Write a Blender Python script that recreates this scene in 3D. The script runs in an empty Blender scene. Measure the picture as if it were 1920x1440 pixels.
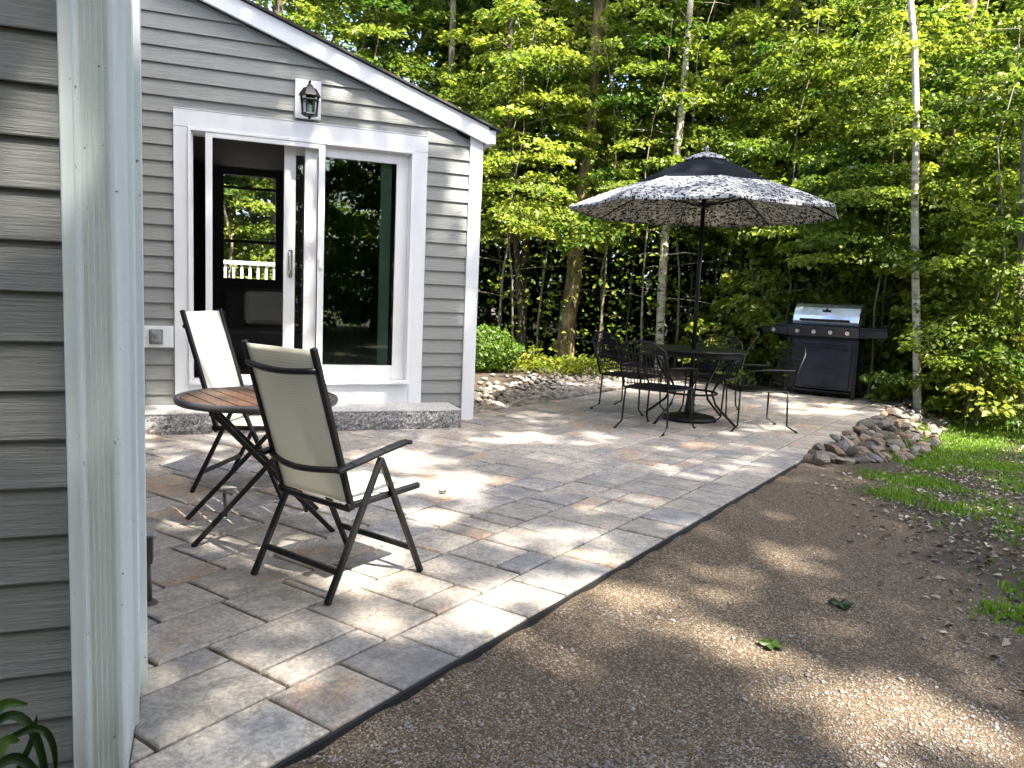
import bpy, math, random
import numpy as np
from mathutils import Vector, Matrix

random.seed(7)
rng = np.random.default_rng(11)
S = bpy.context.scene
COL = S.collection
PI = math.pi

# ------------------------------------------------------------------ camera
YAW, PITCH, ROLL, FPX, CAMH = math.radians(21.3), math.radians(6.5), math.radians(2.45), 1460.0, 1.12
_fw = np.array([math.sin(YAW) * math.cos(PITCH), math.cos(YAW) * math.cos(PITCH), -math.sin(PITCH)])
_r0 = np.array([math.cos(YAW), -math.sin(YAW), 0.0])
_u0 = np.cross(_r0, _fw)
CR = _r0 * math.cos(ROLL) + _u0 * math.sin(ROLL)
CU = -_r0 * math.sin(ROLL) + _u0 * math.cos(ROLL)
CC = np.array([0.0, 0.0, CAMH])

def ray(px, py):
    return CR * (px - 960) / FPX - CU * (py - 720) / FPX + _fw

def onz(px, py, z=0.0):
    d = ray(px, py)
    return CC + d * ((z - CAMH) / d[2])

def atdist(px, py, dist):
    """world point on a sight line at a given horizontal distance"""
    d = ray(px, py)
    return CC + d * (dist / math.hypot(d[0], d[1]))

cam = bpy.data.cameras.new('camera')
cam.sensor_width = 36
cam.lens = FPX / 1920 * 36
cam.clip_end = 500
cam.clip_start = 0.02
co = bpy.data.objects.new('camera', cam)
COL.objects.link(co)
m = Matrix.Identity(4)
for i in range(3):
    m[i][0], m[i][1], m[i][2], m[i][3] = CR[i], CU[i], -_fw[i], CC[i]
co.matrix_world = m
S.camera = co

# ------------------------------------------------------------------ light
SUN = np.array([0.25, -1.0, 1.6]); SUN /= np.linalg.norm(SUN)
el = math.asin(SUN[2]); az = math.atan2(SUN[0], SUN[1])
w = bpy.data.worlds.new('World'); S.world = w; w.use_nodes = True
nt = w.node_tree
sky = nt.nodes.new('ShaderNodeTexSky'); sky.sky_type = 'NISHITA'; sky.sun_disc = False
sky.sun_elevation = el; sky.sun_rotation = az
bg = nt.nodes['Background']; bg.inputs[1].default_value = 0.15; sky.dust_density = 4.0; sky.air_density = 0.8; sky.ozone_density = 0.6
nt.links.new(sky.outputs[0], bg.inputs[0])
sl = bpy.data.lights.new('sun', 'SUN'); sl.energy = 5.0; sl.angle = math.radians(0.55); sl.color = (1, 0.925, 0.81)
so = bpy.data.objects.new('sun', sl); COL.objects.link(so)
so.rotation_euler = Vector(SUN).to_track_quat('Z', 'Y').to_euler()
S.view_settings.view_transform = 'Standard'; S.view_settings.look = 'None'
S.view_settings.exposure = 2.36; S.view_settings.gamma = 1
S.cycles.use_denoising = True
S.cycles.max_bounces = 7; S.cycles.diffuse_bounces = 3; S.cycles.glossy_bounces = 3
S.cycles.transmission_bounces = 4; S.cycles.transparent_max_bounces = 8
S.cycles.caustics_reflective = False; S.cycles.caustics_refractive = False

# ------------------------------------------------------------------ materials
class NT:
    """tiny node helper"""
    def __init__(s, name):
        s.m = bpy.data.materials.new(name); s.m.use_nodes = True
        s.t = s.m.node_tree; s.b = s.t.nodes['Principled BSDF']; s.out = s.t.nodes['Material Output']
    def n(s, kind, **kw):
        nd = s.t.nodes.new('ShaderNode' + kind)
        for k, v in kw.items():
            if k.startswith('i_'):
                nd.inputs[k[2:].replace('_', ' ')].default_value = v
            else:
                setattr(nd, k, v)
        return nd
    def l(s, a, b):
        s.t.links.new(a, b)
    def coord(s, scale=(1, 1, 1), kind='Object'):
        c = s.n('TexCoord'); mp = s.n('Mapping'); mp.inputs['Scale'].default_value = scale
        if kind == 'Position':
            g = s.n('NewGeometry'); s.l(g.outputs['Position'], mp.inputs[0])
        else:
            s.l(c.outputs[kind], mp.inputs[0])
        return mp.outputs[0]
    def noise(s, vec, scale, detail=4, rough=0.55, out=0):
        nd = s.n('TexNoise'); nd.inputs['Scale'].default_value = scale
        nd.inputs['Detail'].default_value = detail; nd.inputs['Roughness'].default_value = rough
        s.l(vec, nd.inputs['Vector']); return nd.outputs[out]
    def ramp(s, fac, stops, interp='LINEAR'):
        r = s.n('ValToRGB'); r.color_ramp.interpolation = interp
        e = r.color_ramp.elements
        while len(e) < len(stops): e.new(0.5)
        for k, (p, c) in enumerate(stops):
            e[k].position = p
            e[k].color = (c if hasattr(c, '__len__') else (c, c, c)) + ((1,) if not hasattr(c, '__len__') or len(c) == 3 else ()) if hasattr(c, '__len__') else (c, c, c, 1)
        s.l(fac, r.inputs[0]); return r.outputs[0]
    def mix(s, fac, a, b, mode='MIX'):
        x = s.n('Mix', data_type='RGBA', blend_type=mode)
        for sock, v in ((x.inputs[0], fac), (x.inputs[6], a), (x.inputs[7], b)):
            if hasattr(v, 'is_linked') or hasattr(v, 'links'): s.l(v, sock)
            elif isinstance(v, (int, float)): sock.default_value = v
            else: sock.default_value = tuple(v) + (1,) if len(v) == 3 else v
        return x.outputs[2]
    def bump(s, h, strength=0.3, dist=0.01):
        b = s.n('Bump'); b.inputs['Strength'].default_value = strength; b.inputs['Distance'].default_value = dist
        s.l(h, b.inputs['Height']); s.l(b.outputs[0], s.b.inputs['Normal']); return b
    def base(s, v):
        if isinstance(v, tuple): s.b.inputs['Base Color'].default_value = v + (1,)
        else: s.l(v, s.b.inputs['Base Color'])
    def set(s, **kw):
        for k, v in kw.items(): s.b.inputs[k.replace('_', ' ')].default_value = v
        return s

def simple(name, col, rough=0.5, metal=0.0, var=0.12, nscale=6.0, bump=0.0, bscale=80, kind='Position'):
    q = NT(name); v = q.coord(kind=kind)
    f = q.noise(v, nscale, 5)
    a = tuple(c * (1 - var) for c in col); b = tuple(min(1, c * (1 + var)) for c in col)
    q.base(q.ramp(f, [(0.3, a), (0.7, b)]))
    q.set(Roughness=rough, Metallic=metal)
    if bump: q.bump(q.noise(v, bscale, 4), bump, 0.004)
    return q.m

M = {}
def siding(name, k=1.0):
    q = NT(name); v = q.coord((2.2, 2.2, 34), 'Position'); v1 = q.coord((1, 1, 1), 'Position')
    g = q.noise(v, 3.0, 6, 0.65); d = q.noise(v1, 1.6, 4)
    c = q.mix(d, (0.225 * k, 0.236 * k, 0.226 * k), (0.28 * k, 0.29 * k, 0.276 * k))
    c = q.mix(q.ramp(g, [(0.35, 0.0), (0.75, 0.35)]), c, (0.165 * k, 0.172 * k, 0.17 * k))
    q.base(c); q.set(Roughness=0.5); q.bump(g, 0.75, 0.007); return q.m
M['siding'] = siding('siding'); M['siding_near_shade'] = siding('siding_near_shade', 0.66)  # near copy is the same siding, darkened to paint in that wall's shade
def white(name, stain=0.0, col=(0.74, 0.77, 0.8)):
    q = NT(name); v = q.coord((1, 1, .35), 'Position'); f = q.noise(v, 7, 5)
    c = q.ramp(f, [(0.3, tuple(x * 0.9 for x in col)), (0.7, col)])
    if stain:
        v2 = q.coord((1, 1, 1), 'Position')
        sp = q.noise(v2, 55, 2); sp = q.ramp(sp, [(0.70, 0.0), (0.75, stain)])
        c = q.mix(sp, c, (0.12, 0.1, 0.08))
        z = q.n('SeparateXYZ'); q.l(v2, z.inputs[0])
        zr = q.ramp(z.outputs[2], [(0.0, 0.55), (0.22, 0.0)])
        n2 = q.noise(v2, 18, 5); mm = q.n('Math', operation='MULTIPLY'); q.l(zr, mm.inputs[0]); q.l(n2, mm.inputs[1])
        c = q.mix(mm.outputs[0], c, (0.2, 0.17, 0.12))
    q.base(c); q.set(Roughness=0.5); return q.m
M['white'] = white('white_trim'); M['vinyl_post'] = white('vinyl_post', 0.9, (0.60, 0.66, 0.66)); M['frame'] = white('white_vinyl', 0, (0.8, 0.81, 0.83))
M['grey_frame'] = simple('grey_door_stile', (0.5, 0.5, 0.5), 0.45)
M['black'] = simple('black_powder_coat', (0.012, 0.012, 0.013), 0.38, 0.3, 0.3, 20)
M['iron'] = simple('black_wrought_iron', (0.010, 0.010, 0.012), 0.45, 0.4, 0.3, 20)
M['rim'] = simple('grey_table_rim', (0.10, 0.10, 0.11), 0.4, 0.5)
def sling():
    q = NT('sling_fabric'); v = q.coord()
    wv = q.n('TexWave', wave_type='BANDS', bands_direction='X'); wv.inputs['Scale'].default_value = 120; q.l(v, wv.inputs[0])
    f = q.noise(v, 9, 5)
    c = q.mix(f, (0.82, 0.80, 0.70), (0.88, 0.86, 0.77)); c = q.mix(0.12, c, wv.outputs[0], 'MULTIPLY')
    q.base(c); q.set(Roughness=0.75); q.bump(wv.outputs[1], 0.2, 0.001)
    tr = q.n('BsdfTranslucent'); q.l(c, tr.inputs[0]); mx = q.n('MixShader'); mx.inputs[0].default_value = 0.4
    q.l(q.b.outputs[0], mx.inputs[1]); q.l(tr.outputs[0], mx.inputs[2]); q.l(mx.outputs[0], q.out.inputs[0]); return q.m
M['sling'] = sling()
def slat():
    q = NT('brown_slat'); v = q.coord((30, 2, 4)); f = q.noise(v, 2.5, 6)
    q.base(q.ramp(f, [(0.3, (0.075, 0.037, 0.021)), (0.7, (0.145, 0.075, 0.043))])); q.set(Roughness=0.5); q.bump(f, 0.3, 0.002); return q.m
M['slat'] = slat()
def granite(name, lo, hi):
    q = NT(name); v = q.coord(kind='Position')
    vo = q.n('TexVoronoi'); vo.inputs['Scale'].default_value = 110; q.l(v, vo.inputs['Vector'])
    n1 = q.noise(v, 60, 5, 0.7)
    c = q.ramp(n1, [(0.33, lo), (0.5, tuple((a + b) / 2 for a, b in zip(lo, hi))), (0.66, hi)])
    sg = q.n('SeparateColor'); q.l(vo.outputs['Color'], sg.inputs[0]); c2 = q.mix(0.6, c, sg.outputs[0], 'SOFT_LIGHT')
    q.base(c2); q.set(Roughness=0.75); q.bump(q.noise(v, 45, 6, 0.7), 0.9, 0.012); return q.m
M['granite'] = granite('split_granite', (0.05, 0.05, 0.055), (0.42, 0.42, 0.42)); M['granite_top'] = granite('flamed_granite', (0.34, 0.33, 0.32), (0.6, 0.59, 0.57))
def paver():
    q = NT('paver_concrete'); v = q.coord(kind='Position')
    at = q.n('Attribute', attribute_name='tint'); sp = q.n('SeparateColor'); q.l(at.outputs['Color'], sp.inputs[0])
    off = q.n('VectorMath', operation='MULTIPLY_ADD'); off.inputs[1].default_value = (1, 1, 1); q.l(v, off.inputs[0])
    sc = q.n('VectorMath', operation='SCALE'); sc.inputs['Scale'].default_value = 9; q.l(at.outputs['Color'], sc.inputs[0]); q.l(sc.outputs[0], off.inputs[2])
    n1 = q.noise(off.outputs[0], 4.2, 5, 0.6); n2 = q.noise(off.outputs[0], 70, 4, 0.65); n3 = q.noise(off.outputs[0], 11, 6, 0.65)
    ad = q.n('Math', operation='ADD'); q.l(n1, ad.inputs[0]); q.l(sp.outputs[0], ad.inputs[1])
    sb = q.n('Math', operation='MULTIPLY_ADD'); q.l(n1, sb.inputs[0]); sb.inputs[1].default_value = 1.1; sp5 = q.n('Math', operation='MULTIPLY_ADD'); q.l(sp.outputs[0], sp5.inputs[0]); sp5.inputs[1].default_value = 0.42; sp5.inputs[2].default_value = -0.26; q.l(sp5.outputs[0], sb.inputs[2])
    c = q.ramp(sb.outputs[0], [(0.22, (0.25, 0.243, 0.245)), (0.38, (0.35, 0.325, 0.295)), (0.52, (0.45, 0.40, 0.335)), (0.64, (0.39, 0.355, 0.31)), (0.78, (0.47, 0.335, 0.235))])
    val = q.n('Math', operation='MULTIPLY_ADD'); q.l(sp.outputs[1], val.inputs[0]); val.inputs[1].default_value = 0.42; val.inputs[2].default_value = 0.86
    c = q.mix(1.0, c, val.outputs[0], 'MULTIPLY')
    c = q.mix(q.ramp(n2, [(0.38, 0.45), (0.6, 0.0)]), c, (0.10, 0.095, 0.09))
    c = q.mix(q.ramp(n3, [(0.52, 0.0), (0.72, 0.4)]), c, (0.13, 0.125, 0.125))
    wp = q.n('VectorMath', operation='MULTIPLY_ADD'); nw_ = q.n('TexNoise'); nw_.inputs['Scale'].default_value = 5; q.l(off.outputs[0], nw_.inputs['Vector'])
    q.l(nw_.outputs['Color'], wp.inputs[0]); wp.inputs[1].default_value = (.35, .35, .35); q.l(off.outputs[0], wp.inputs[2])
    n4 = q.noise(wp.outputs[0], 14, 7, 0.72); c = q.mix(q.ramp(n4, [(0.50, 0.0), (0.56, 0.5), (0.62, 0.0)]), c, (0.12, 0.105, 0.09)); c = q.mix(q.ramp(n4, [(0.30, 0.5), (0.42, 0.0)]), c, (0.52, 0.49, 0.45))
    q.base(c); q.set(Roughness=0.8)
    hh = q.n('Math', operation='ADD'); q.l(n2, hh.inputs[0]); q.l(n3, hh.inputs[1]); q.bump(hh.outputs[0], 0.35, 0.006); return q.m
M['paver'] = paver()
M['joint'] = simple('joint_sand', (0.012, 0.010, 0.008), 0.95, 0, 0.3, 30, 0.4)
M['edging'] = simple('black_edging', (0.008, 0.008, 0.008), 0.8)
def ground():
    q = NT('ground'); v = q.coord(kind='Position')
    at = q.n('Attribute', attribute_name='gravel')
    nb = q.noise(v, 2.2, 6, 0.65)
    a1 = q.n('Math', operation='MULTIPLY_ADD'); q.l(nb, a1.inputs[0]); a1.inputs[1].default_value = 1.1; a1.inputs[2].default_value = -0.55
    a2 = q.n('Math', operation='ADD'); q.l(a1.outputs[0], a2.inputs[0]); q.l(at.outputs['Fac'], a2.inputs[1])
    fac = q.ramp(a2.outputs[0], [(0.40, 0.0), (0.60, 1.0)])
    v1 = q.n('TexVoronoi'); v1.inputs['Scale'].default_value = 215; q.l(v, v1.inputs['Vector'])
    v2 = q.n('TexVoronoi'); v2.inputs['Scale'].default_value = 95; q.l(v, v2.inputs['Vector'])
    s1 = q.n('SeparateColor'); q.l(v1.outputs['Color'], s1.inputs[0]); s2 = q.n('SeparateColor'); q.l(v2.outputs['Color'], s2.inputs[0])
    g1 = q.ramp(s1.outputs[0], [(0.0, (0.018, 0.013, 0.008)), (0.5, (0.12, 0.078, 0.042)), (0.84, (0.20, 0.138, 0.08)), (0.955, (0.5, 0.43, 0.34))])
    g2 = q.ramp(s2.outputs[1], [(0.0, (0.03, 0.022, 0.013)), (0.7, (0.12, 0.08, 0.045)), (0.97, (0.30, 0.25, 0.19))])
    gg = q.mix(0.28, g1, g2)
    lo = q.noise(v, 1.1, 5); gg = q.mix(q.ramp(lo, [(0.35, 0.0), (0.7, 0.4)]), gg, (0.12, 0.085, 0.055))
    s = q.noise(v, 26, 6, 0.7); so_ = q.ramp(s, [(0.3, (0.022, 0.017, 0.011)), (0.55, (0.065, 0.048, 0.032)), (0.75, (0.15, 0.115, 0.08))])
    q.base(q.mix(fac, so_, gg)); q.set(Roughness=0.95)
    h1 = q.n('Math', operation='ADD'); q.l(v1.outputs['Distance'], h1.inputs[0]); q.l(s, h1.inputs[1]); q.bump(h1.outputs[0], 0.8, 0.008); return q.m
M['ground'] = ground()
def leafmat(name, lo, hi, trans=0.5, tk=1.15, rough=0.42):
    q = NT(name)
    at = q.n('Attribute', attribute_name='v'); oi = q.n('ObjectInfo')
    ad = q.n('Math', operation='MULTIPLY_ADD'); q.l(oi.outputs['Random'], ad.inputs[0]); ad.inputs[1].default_value = 0.35; q.l(at.outputs['Fac'], ad.inputs[2])
    sb = q.n('Math', operation='SUBTRACT'); q.l(ad.outputs[0], sb.inputs[0]); sb.inputs[1].default_value = 0.17
    c = q.ramp(sb.outputs[0], [(0.0, lo), (0.55, tuple((a + b) / 2 for a, b in zip(lo, hi))), (1.0, hi)])
    q.base(c); q.set(Roughness=rough); q.b.inputs['Specular IOR Level'].default_value = 0.35
    tr = q.n('BsdfTranslucent'); c2 = q.mix(1.0, c, (tk * 1.03, tk * 1.08, tk * 0.6), 'MULTIPLY'); q.l(c2, tr.inputs[0])
    mx = q.n('MixShader'); mx.inputs[0].default_value = trans
    q.l(q.b.outputs[0], mx.inputs[1]); q.l(tr.outputs[0], mx.inputs[2]); q.l(mx.outputs[0], q.out.inputs[0]); return q.m
M['leaf'] = leafmat('maple_leaf', (0.035, 0.085, 0.013), (0.275, 0.315, 0.05), 0.5, 1.4)
M['leaf_yellow'] = leafmat('yellow_green_leaf', (0.08, 0.13, 0.015), (0.24, 0.25, 0.035))
M['leaf_dark'] = leafmat('dark_leaf', (0.015, 0.035, 0.008), (0.05, 0.085, 0.015), 0.35)  # dark foliage; in the deep wood it carries painted canopy shade
M['leaf_bush'] = leafmat('boxwood_leaf', (0.05, 0.1, 0.012), (0.12, 0.2, 0.02), 0.35)
M['grass'] = leafmat('grass_blade', (0.06, 0.14, 0.012), (0.2, 0.33, 0.03), 0.4, 1.3)
M['litter'] = leafmat('dry_leaf', (0.07, 0.05, 0.032), (0.48, 0.42, 0.35), 0.1, 1.0, 0.7)
def bark(name, lo, mid, hi, stretch=0.25, scale=14, bump=1.0):
    q = NT(name); v = q.coord((1, 1, stretch)); n1 = q.noise(v, scale, 6, 0.7); v2 = q.coord(); n2 = q.noise(v2, 3.5, 4)
    c = q.ramp(n1, [(0.36, lo), (0.5, mid), (0.66, hi)]); c = q.mix(q.ramp(n2, [(0.45, 0), (0.7, 0.5)]), c, (0.07, 0.085, 0.03))
    q.base(c); q.set(Roughness=0.9); q.bump(n1, bump, 0.03); return q.m
M['bark'] = bark('mossy_bark', (0.03, 0.022, 0.012), (0.15, 0.11, 0.055), (0.34, 0.27, 0.15), 0.3, 8, 1.0)  # mossy bark tones, contrast widened to paint in leaf-shadow speckle
M['bark_dark'] = bark('dark_bark', (0.015, 0.012, 0.009), (0.05, 0.04, 0.03), (0.12, 0.1, 0.075))
M['bark_grey'] = bark('grey_bark', (0.07, 0.06, 0.05), (0.2, 0.175, 0.14), (0.38, 0.34, 0.28))
def birch():
    q = NT('birch_bark'); v = q.coord((1, 1, 6)); n1 = q.noise(v, 4, 5, 0.6); v2 = q.coord(); n2 = q.noise(v2, 2.2, 5)
    c = q.ramp(n1, [(0.32, (0.12, 0.09, 0.07)), (0.44, (0.36, 0.33, 0.27)), (0.6, (0.52, 0.49, 0.42))])
    c = q.mix(q.ramp(n2, [(0.55, 0), (0.68, 0.7)]), c, (0.3, 0.17, 0.09)); q.base(c); q.set(Roughness=0.7); q.bump(n1, 0.4, 0.01); return q.m
M['birch'] = birch()
def rockmat(name, cols, kind='Object', attr=False):
    q = NT(name); v = q.coord(kind=kind); n1 = q.noise(v, 9, 6, 0.65)
    if attr:
        at = q.n('Attribute', attribute_name='v'); rnd = at.outputs['Fac']
    else:
        rnd = q.n('ObjectInfo').outputs['Random']
    c = q.ramp(rnd, [(i / (len(cols) - 1), k) for i, k in enumerate(cols)])
    c = q.mix(q.ramp(n1, [(0.35, 0.75), (0.65, 0.0)]), c, (0.06, 0.055, 0.05)); q.base(c); q.set(Roughness=0.85); q.bump(n1, 0.9, 0.02); return q.m
M['rock'] = rockmat('fieldstone', [(0.13, 0.125, 0.115), (0.3, 0.26, 0.205), (0.4, 0.27, 0.16), (0.22, 0.225, 0.23), (0.48, 0.42, 0.33)])
M['river'] = rockmat('river_stone', [(0.2, 0.19, 0.18), (0.38, 0.35, 0.31), (0.32, 0.26, 0.2), (0.48, 0.46, 0.43)], 'Position', True)
M['steel'] = simple('stainless_steel', (0.62, 0.66, 0.72), 0.22, 0.85, 0.06, 4)
M['grill'] = simple('dark_grill_enamel', (0.028, 0.034, 0.05), 0.3, 0.3, 0.35, 5)
M['chrome'] = simple('knob_chrome', (0.6, 0.6, 0.62), 0.25, 0.9)
M['shingle'] = simple('asphalt_shingle', (0.045, 0.042, 0.04), 0.95, 0, 0.4, 60, 0.6)
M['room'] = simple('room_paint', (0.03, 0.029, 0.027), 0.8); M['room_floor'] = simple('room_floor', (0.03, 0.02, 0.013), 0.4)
M['curtain'] = simple('green_curtain', (0.05, 0.16, 0.08), 0.8); M['sofa'] = simple('sofa_fabric', (0.05, 0.05, 0.055), 0.9)
M['cushion'] = simple('cushion_fabric', (0.6, 0.57, 0.5), 0.9); M['plate_grey'] = simple('grey_plastic', (0.2, 0.22, 0.22), 0.3)
M['box_dark'] = simple('weathered_box', (0.06, 0.045, 0.03), 0.6, 0, 0.3, 20)
def glassm(name, tint=(1, 1, 1), k=1.0, base=0.05):
    q = NT(name); q.t.nodes.remove(q.b)
    t = q.n('BsdfTransparent'); t.inputs[0].default_value = tint + (1,); g = q.n('BsdfGlossy'); g.inputs['Roughness'].default_value = 0.0
    g.inputs[0].default_value = (1, 1, 1, 1)
    fr = q.n('Fresnel'); fr.inputs[0].default_value = 1.5; ml = q.n('Math', operation='MULTIPLY_ADD'); q.l(fr.outputs[0], ml.inputs[0]); ml.inputs[1].default_value = k; ml.inputs[2].default_value = base
    mx = q.n('MixShader'); q.l(ml.outputs[0], mx.inputs[0]); q.l(t.outputs[0], mx.inputs[1]); q.l(g.outputs[0], mx.inputs[2]); q.l(mx.outputs[0], q.out.inputs[0]); return q.m
M['glass'] = glassm('window_glass', (0.60, 0.72, 0.66), 1.0, 0.02)
def screen():
    q = NT('insect_screen'); t = q.n('BsdfTransparent'); q.set(Roughness=0.8); q.base((0.012, 0.012, 0.012))
    mx = q.n('MixShader'); mx.inputs[0].default_value = 0.035; q.l(t.outputs[0], mx.inputs[1]); q.l(q.b.outputs[0], mx.inputs[2]); q.l(mx.outputs[0], q.out.inputs[0]); return q.m
M['screen'] = screen()
def umbcloth():
    q = NT('leaf_print_cloth'); v = q.coord(); n1 = q.noise(v, 26, 3, 0.6)
    vo = q.n('TexVoronoi', feature='DISTANCE_TO_EDGE'); vo.inputs['Scale'].default_value = 17
    wr = q.n('VectorMath', operation='ADD'); q.l(v, wr.inputs[0]); nv = q.n('TexNoise'); nv.inputs['Scale'].default_value = 8; q.l(v, nv.inputs['Vector'])
    sc = q.n('VectorMath', operation='SCALE'); sc.inputs['Scale'].default_value = 0.25; q.l(nv.outputs['Color'], sc.inputs[0]); q.l(sc.outputs[0], wr.inputs[1]); q.l(wr.outputs[0], vo.inputs['Vector'])
    a = q.ramp(n1, [(0.535, 0.0), (0.55, 1.0)]); b = q.ramp(vo.outputs['Distance'], [(0.05, 1.0), (0.08, 0.0)])
    mxx = q.n('Math', operation='MAXIMUM'); q.l(a, mxx.inputs[0]); q.l(b, mxx.inputs[1])
    c = q.mix(mxx.outputs[0], (0.006, 0.007, 0.010), (0.55, 0.57, 0.6)); q.base(c); q.set(Roughness=0.8)
    tr = q.n('BsdfTranslucent'); q.l(q.mix(1.0, c, (1, 0.93, 0.75), 'MULTIPLY'), tr.inputs[0]); mx = q.n('MixShader'); mx.inputs[0].default_value = 0.3
    q.l(q.b.outputs[0], mx.inputs[1]); q.l(tr.outputs[0], mx.inputs[2]); q.l(mx.outputs[0], q.out.inputs[0]); return q.m
M['print'] = umbcloth(); M['navy'] = simple('black_band_cloth', (0.004, 0.006, 0.010), 0.9, 0, 0.2); M['navy'].node_tree.nodes['Principled BSDF'].inputs['Specular IOR Level'].default_value = 0.15

# ------------------------------------------------------------------ mesh builder
def unit(v):
    v = np.asarray(v, float); return v / (np.linalg.norm(v) + 1e-12)

class MB:
    def __init__(s): s.v = []; s.f = []; s.a = []
    def add(s, vs, fs, a=None):
        o = len(s.v); s.v += [tuple(map(float, q)) for q in vs]; s.f += [tuple(i + o for i in f) for f in fs]
        s.a += [a] * len(fs); return s
    def box(s, x0, y0, z0, x1, y1, z1):
        return s.add([(x, y, z) for z in (z0, z1) for y in (y0, y1) for x in (x0, x1)],
                     [(0, 2, 3, 1), (4, 5, 7, 6), (0, 1, 5, 4), (2, 6, 7, 3), (0, 4, 6, 2), (1, 3, 7, 5)])
    def bar(s, p, q, w_, h_=None, up=(0, 0, 1)):
        h_ = h_ or w_; p = np.array(p, float); q = np.array(q, float); d = unit(q - p); u = np.array(up, float)
        if abs(d @ u) > 0.98: u = np.array((0, 1.0, 0))
        x = unit(np.cross(d, u)); y = np.cross(x, d)
        c = [(-1, -1), (1, -1), (1, 1), (-1, 1)]
        vs = [e + x * a * w_ / 2 + y * b * h_ / 2 for e in (p, q) for a, b in c]
        return s.add(vs, [(3, 2, 1, 0), (4, 5, 6, 7)] + [(i, (i + 1) % 4, (i + 1) % 4 + 4, i + 4) for i in range(4)])
    def tube(s, pts, r, n=10, cap=True, wob=0.0):
        pts = [np.array(p, float) for p in pts]; k = len(pts); rs = r if hasattr(r, '__len__') else [r] * k
        vs = []; u = np.array((0.31, 0.23, 0.92))
        for i, p in enumerate(pts):
            d = unit(pts[min(i + 1, k - 1)] - pts[max(i - 1, 0)])
            uu = u if abs(d @ unit(u)) < 0.95 else np.array((1.0, 0, 0))
            x = unit(np.cross(d, uu)); y = np.cross(d, x)
            for j in range(n):
                a = 2 * PI * j / n; rr = rs[i] * (1 + wob * (random.random() - .5))
                vs.append(p + (x * math.cos(a) + y * math.sin(a)) * rr)
        fs = [(i * n + j, i * n + (j + 1) % n, (i + 1) * n + (j + 1) % n, (i + 1) * n + j) for i in range(k - 1) for j in range(n)]
        if cap: fs += [tuple(reversed(range(n))), tuple(range((k - 1) * n, k * n))]
        return s.add(vs, fs)
    def lathe(s, prof, n=24, c=(0, 0, 0)):
        vs = [(c[0] + r * math.cos(2 * PI * j / n), c[1] + r * math.sin(2 * PI * j / n), c[2] + z) for r, z in prof for j in range(n)]
        fs = [(i * n + j, i * n + (j + 1) % n, (i + 1) * n + (j + 1) % n, (i + 1) * n + j) for i in range(len(prof) - 1) for j in range(n)]
        return s.add(vs, fs)
    def prism(s, poly, axis, a, b):
        """poly of 2D points extruded along axis (0,1,2) from a to b"""
        def mk_(p, t):
            return {0: (t, p[0], p[1]), 1: (p[0], t, p[1]), 2: (p[0], p[1], t)}[axis]
        n = len(poly); vs = [mk_(p, a) for p in poly] + [mk_(p, b) for p in poly]
        return s.add(vs, [tuple(reversed(range(n))), tuple(range(n, 2 * n))] + [(i, (i + 1) % n, (i + 1) % n + n, i + n) for i in range(n)])

def link(name, me, parent=None):
    o = bpy.data.objects.new(name, me); COL.objects.link(o)
    if parent: o.parent = parent
    return o

def mk(name, mb, mat, parent=None, smooth=False, bevel=0.0, solid=0.0, world=True):
    off = np.array(parent.location) if (parent is not None and world) else np.zeros(3)
    if parent is not None and parent.parent is not None and world: off = off + np.array(parent.parent.location)
    me = bpy.data.meshes.new(name); me.from_pydata([tuple(np.array(v) - off) for v in mb.v], [], mb.f); me.update()
    if any(a is not None for a in mb.a):
        at = me.attributes.new('v', 'FLOAT', 'FACE'); at.data.foreach_set('value', [a or 0.0 for a in mb.a])
    if smooth: me.polygons.foreach_set('use_smooth', [True] * len(me.polygons))
    me.materials.append(mat)
    o = link(name, me, parent)
    if bevel:
        b = o.modifiers.new('bevel', 'BEVEL'); b.width = bevel; b.segments = 2; b.limit_method = 'ANGLE'
    if solid:
        b = o.modifiers.new('solid', 'SOLIDIFY'); b.thickness = solid
    return o

def tag(o, label, cat, group=None):
    o['label'] = label; o['category'] = cat
    if group: o['group'] = group
    return o

def thing(name, label, cat, loc=(0, 0, 0), rz=0.0, group=None):
    o = bpy.data.objects.new(name, None); COL.objects.link(o); o.location = tuple(map(float, loc)); o.rotation_euler = (0, 0, rz)
    o.empty_display_size = 0.2
    return tag(o, label, cat, group)

def kind(o, k, label=None):
    o['kind'] = k
    if label: o['label'] = label
    return o

def copy_tree(o, parent=None):
    c = o.copy(); COL.objects.link(c); c.parent = parent
    for ch in list(o.children): copy_tree(ch, c)
    return c

def fast_mesh(name, V, F, mat, attr=None):
    """V (n,3); F (m,3) triangles; attr (m,) float"""
    me = bpy.data.meshes.new(name); n, k = len(V), len(F)
    me.vertices.add(n); me.vertices.foreach_set('co', np.asarray(V, np.float32).ravel())
    me.loops.add(k * 3); me.loops.foreach_set('vertex_index', np.asarray(F, np.int32).ravel())
    me.polygons.add(k); me.polygons.foreach_set('loop_start', np.arange(0, k * 3, 3, dtype=np.int32)); me.polygons.foreach_set('loop_total', np.full(k, 3, np.int32))
    if attr is not None:
        at = me.attributes.new('v', 'FLOAT', 'FACE'); at.data.foreach_set('value', np.asarray(attr, np.float32))
    me.update(calc_edges=True); me.validate(); me.materials.append(mat); return me

def nrm(a): return a / (np.linalg.norm(a, axis=1, keepdims=True) + 1e-9)

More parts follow.
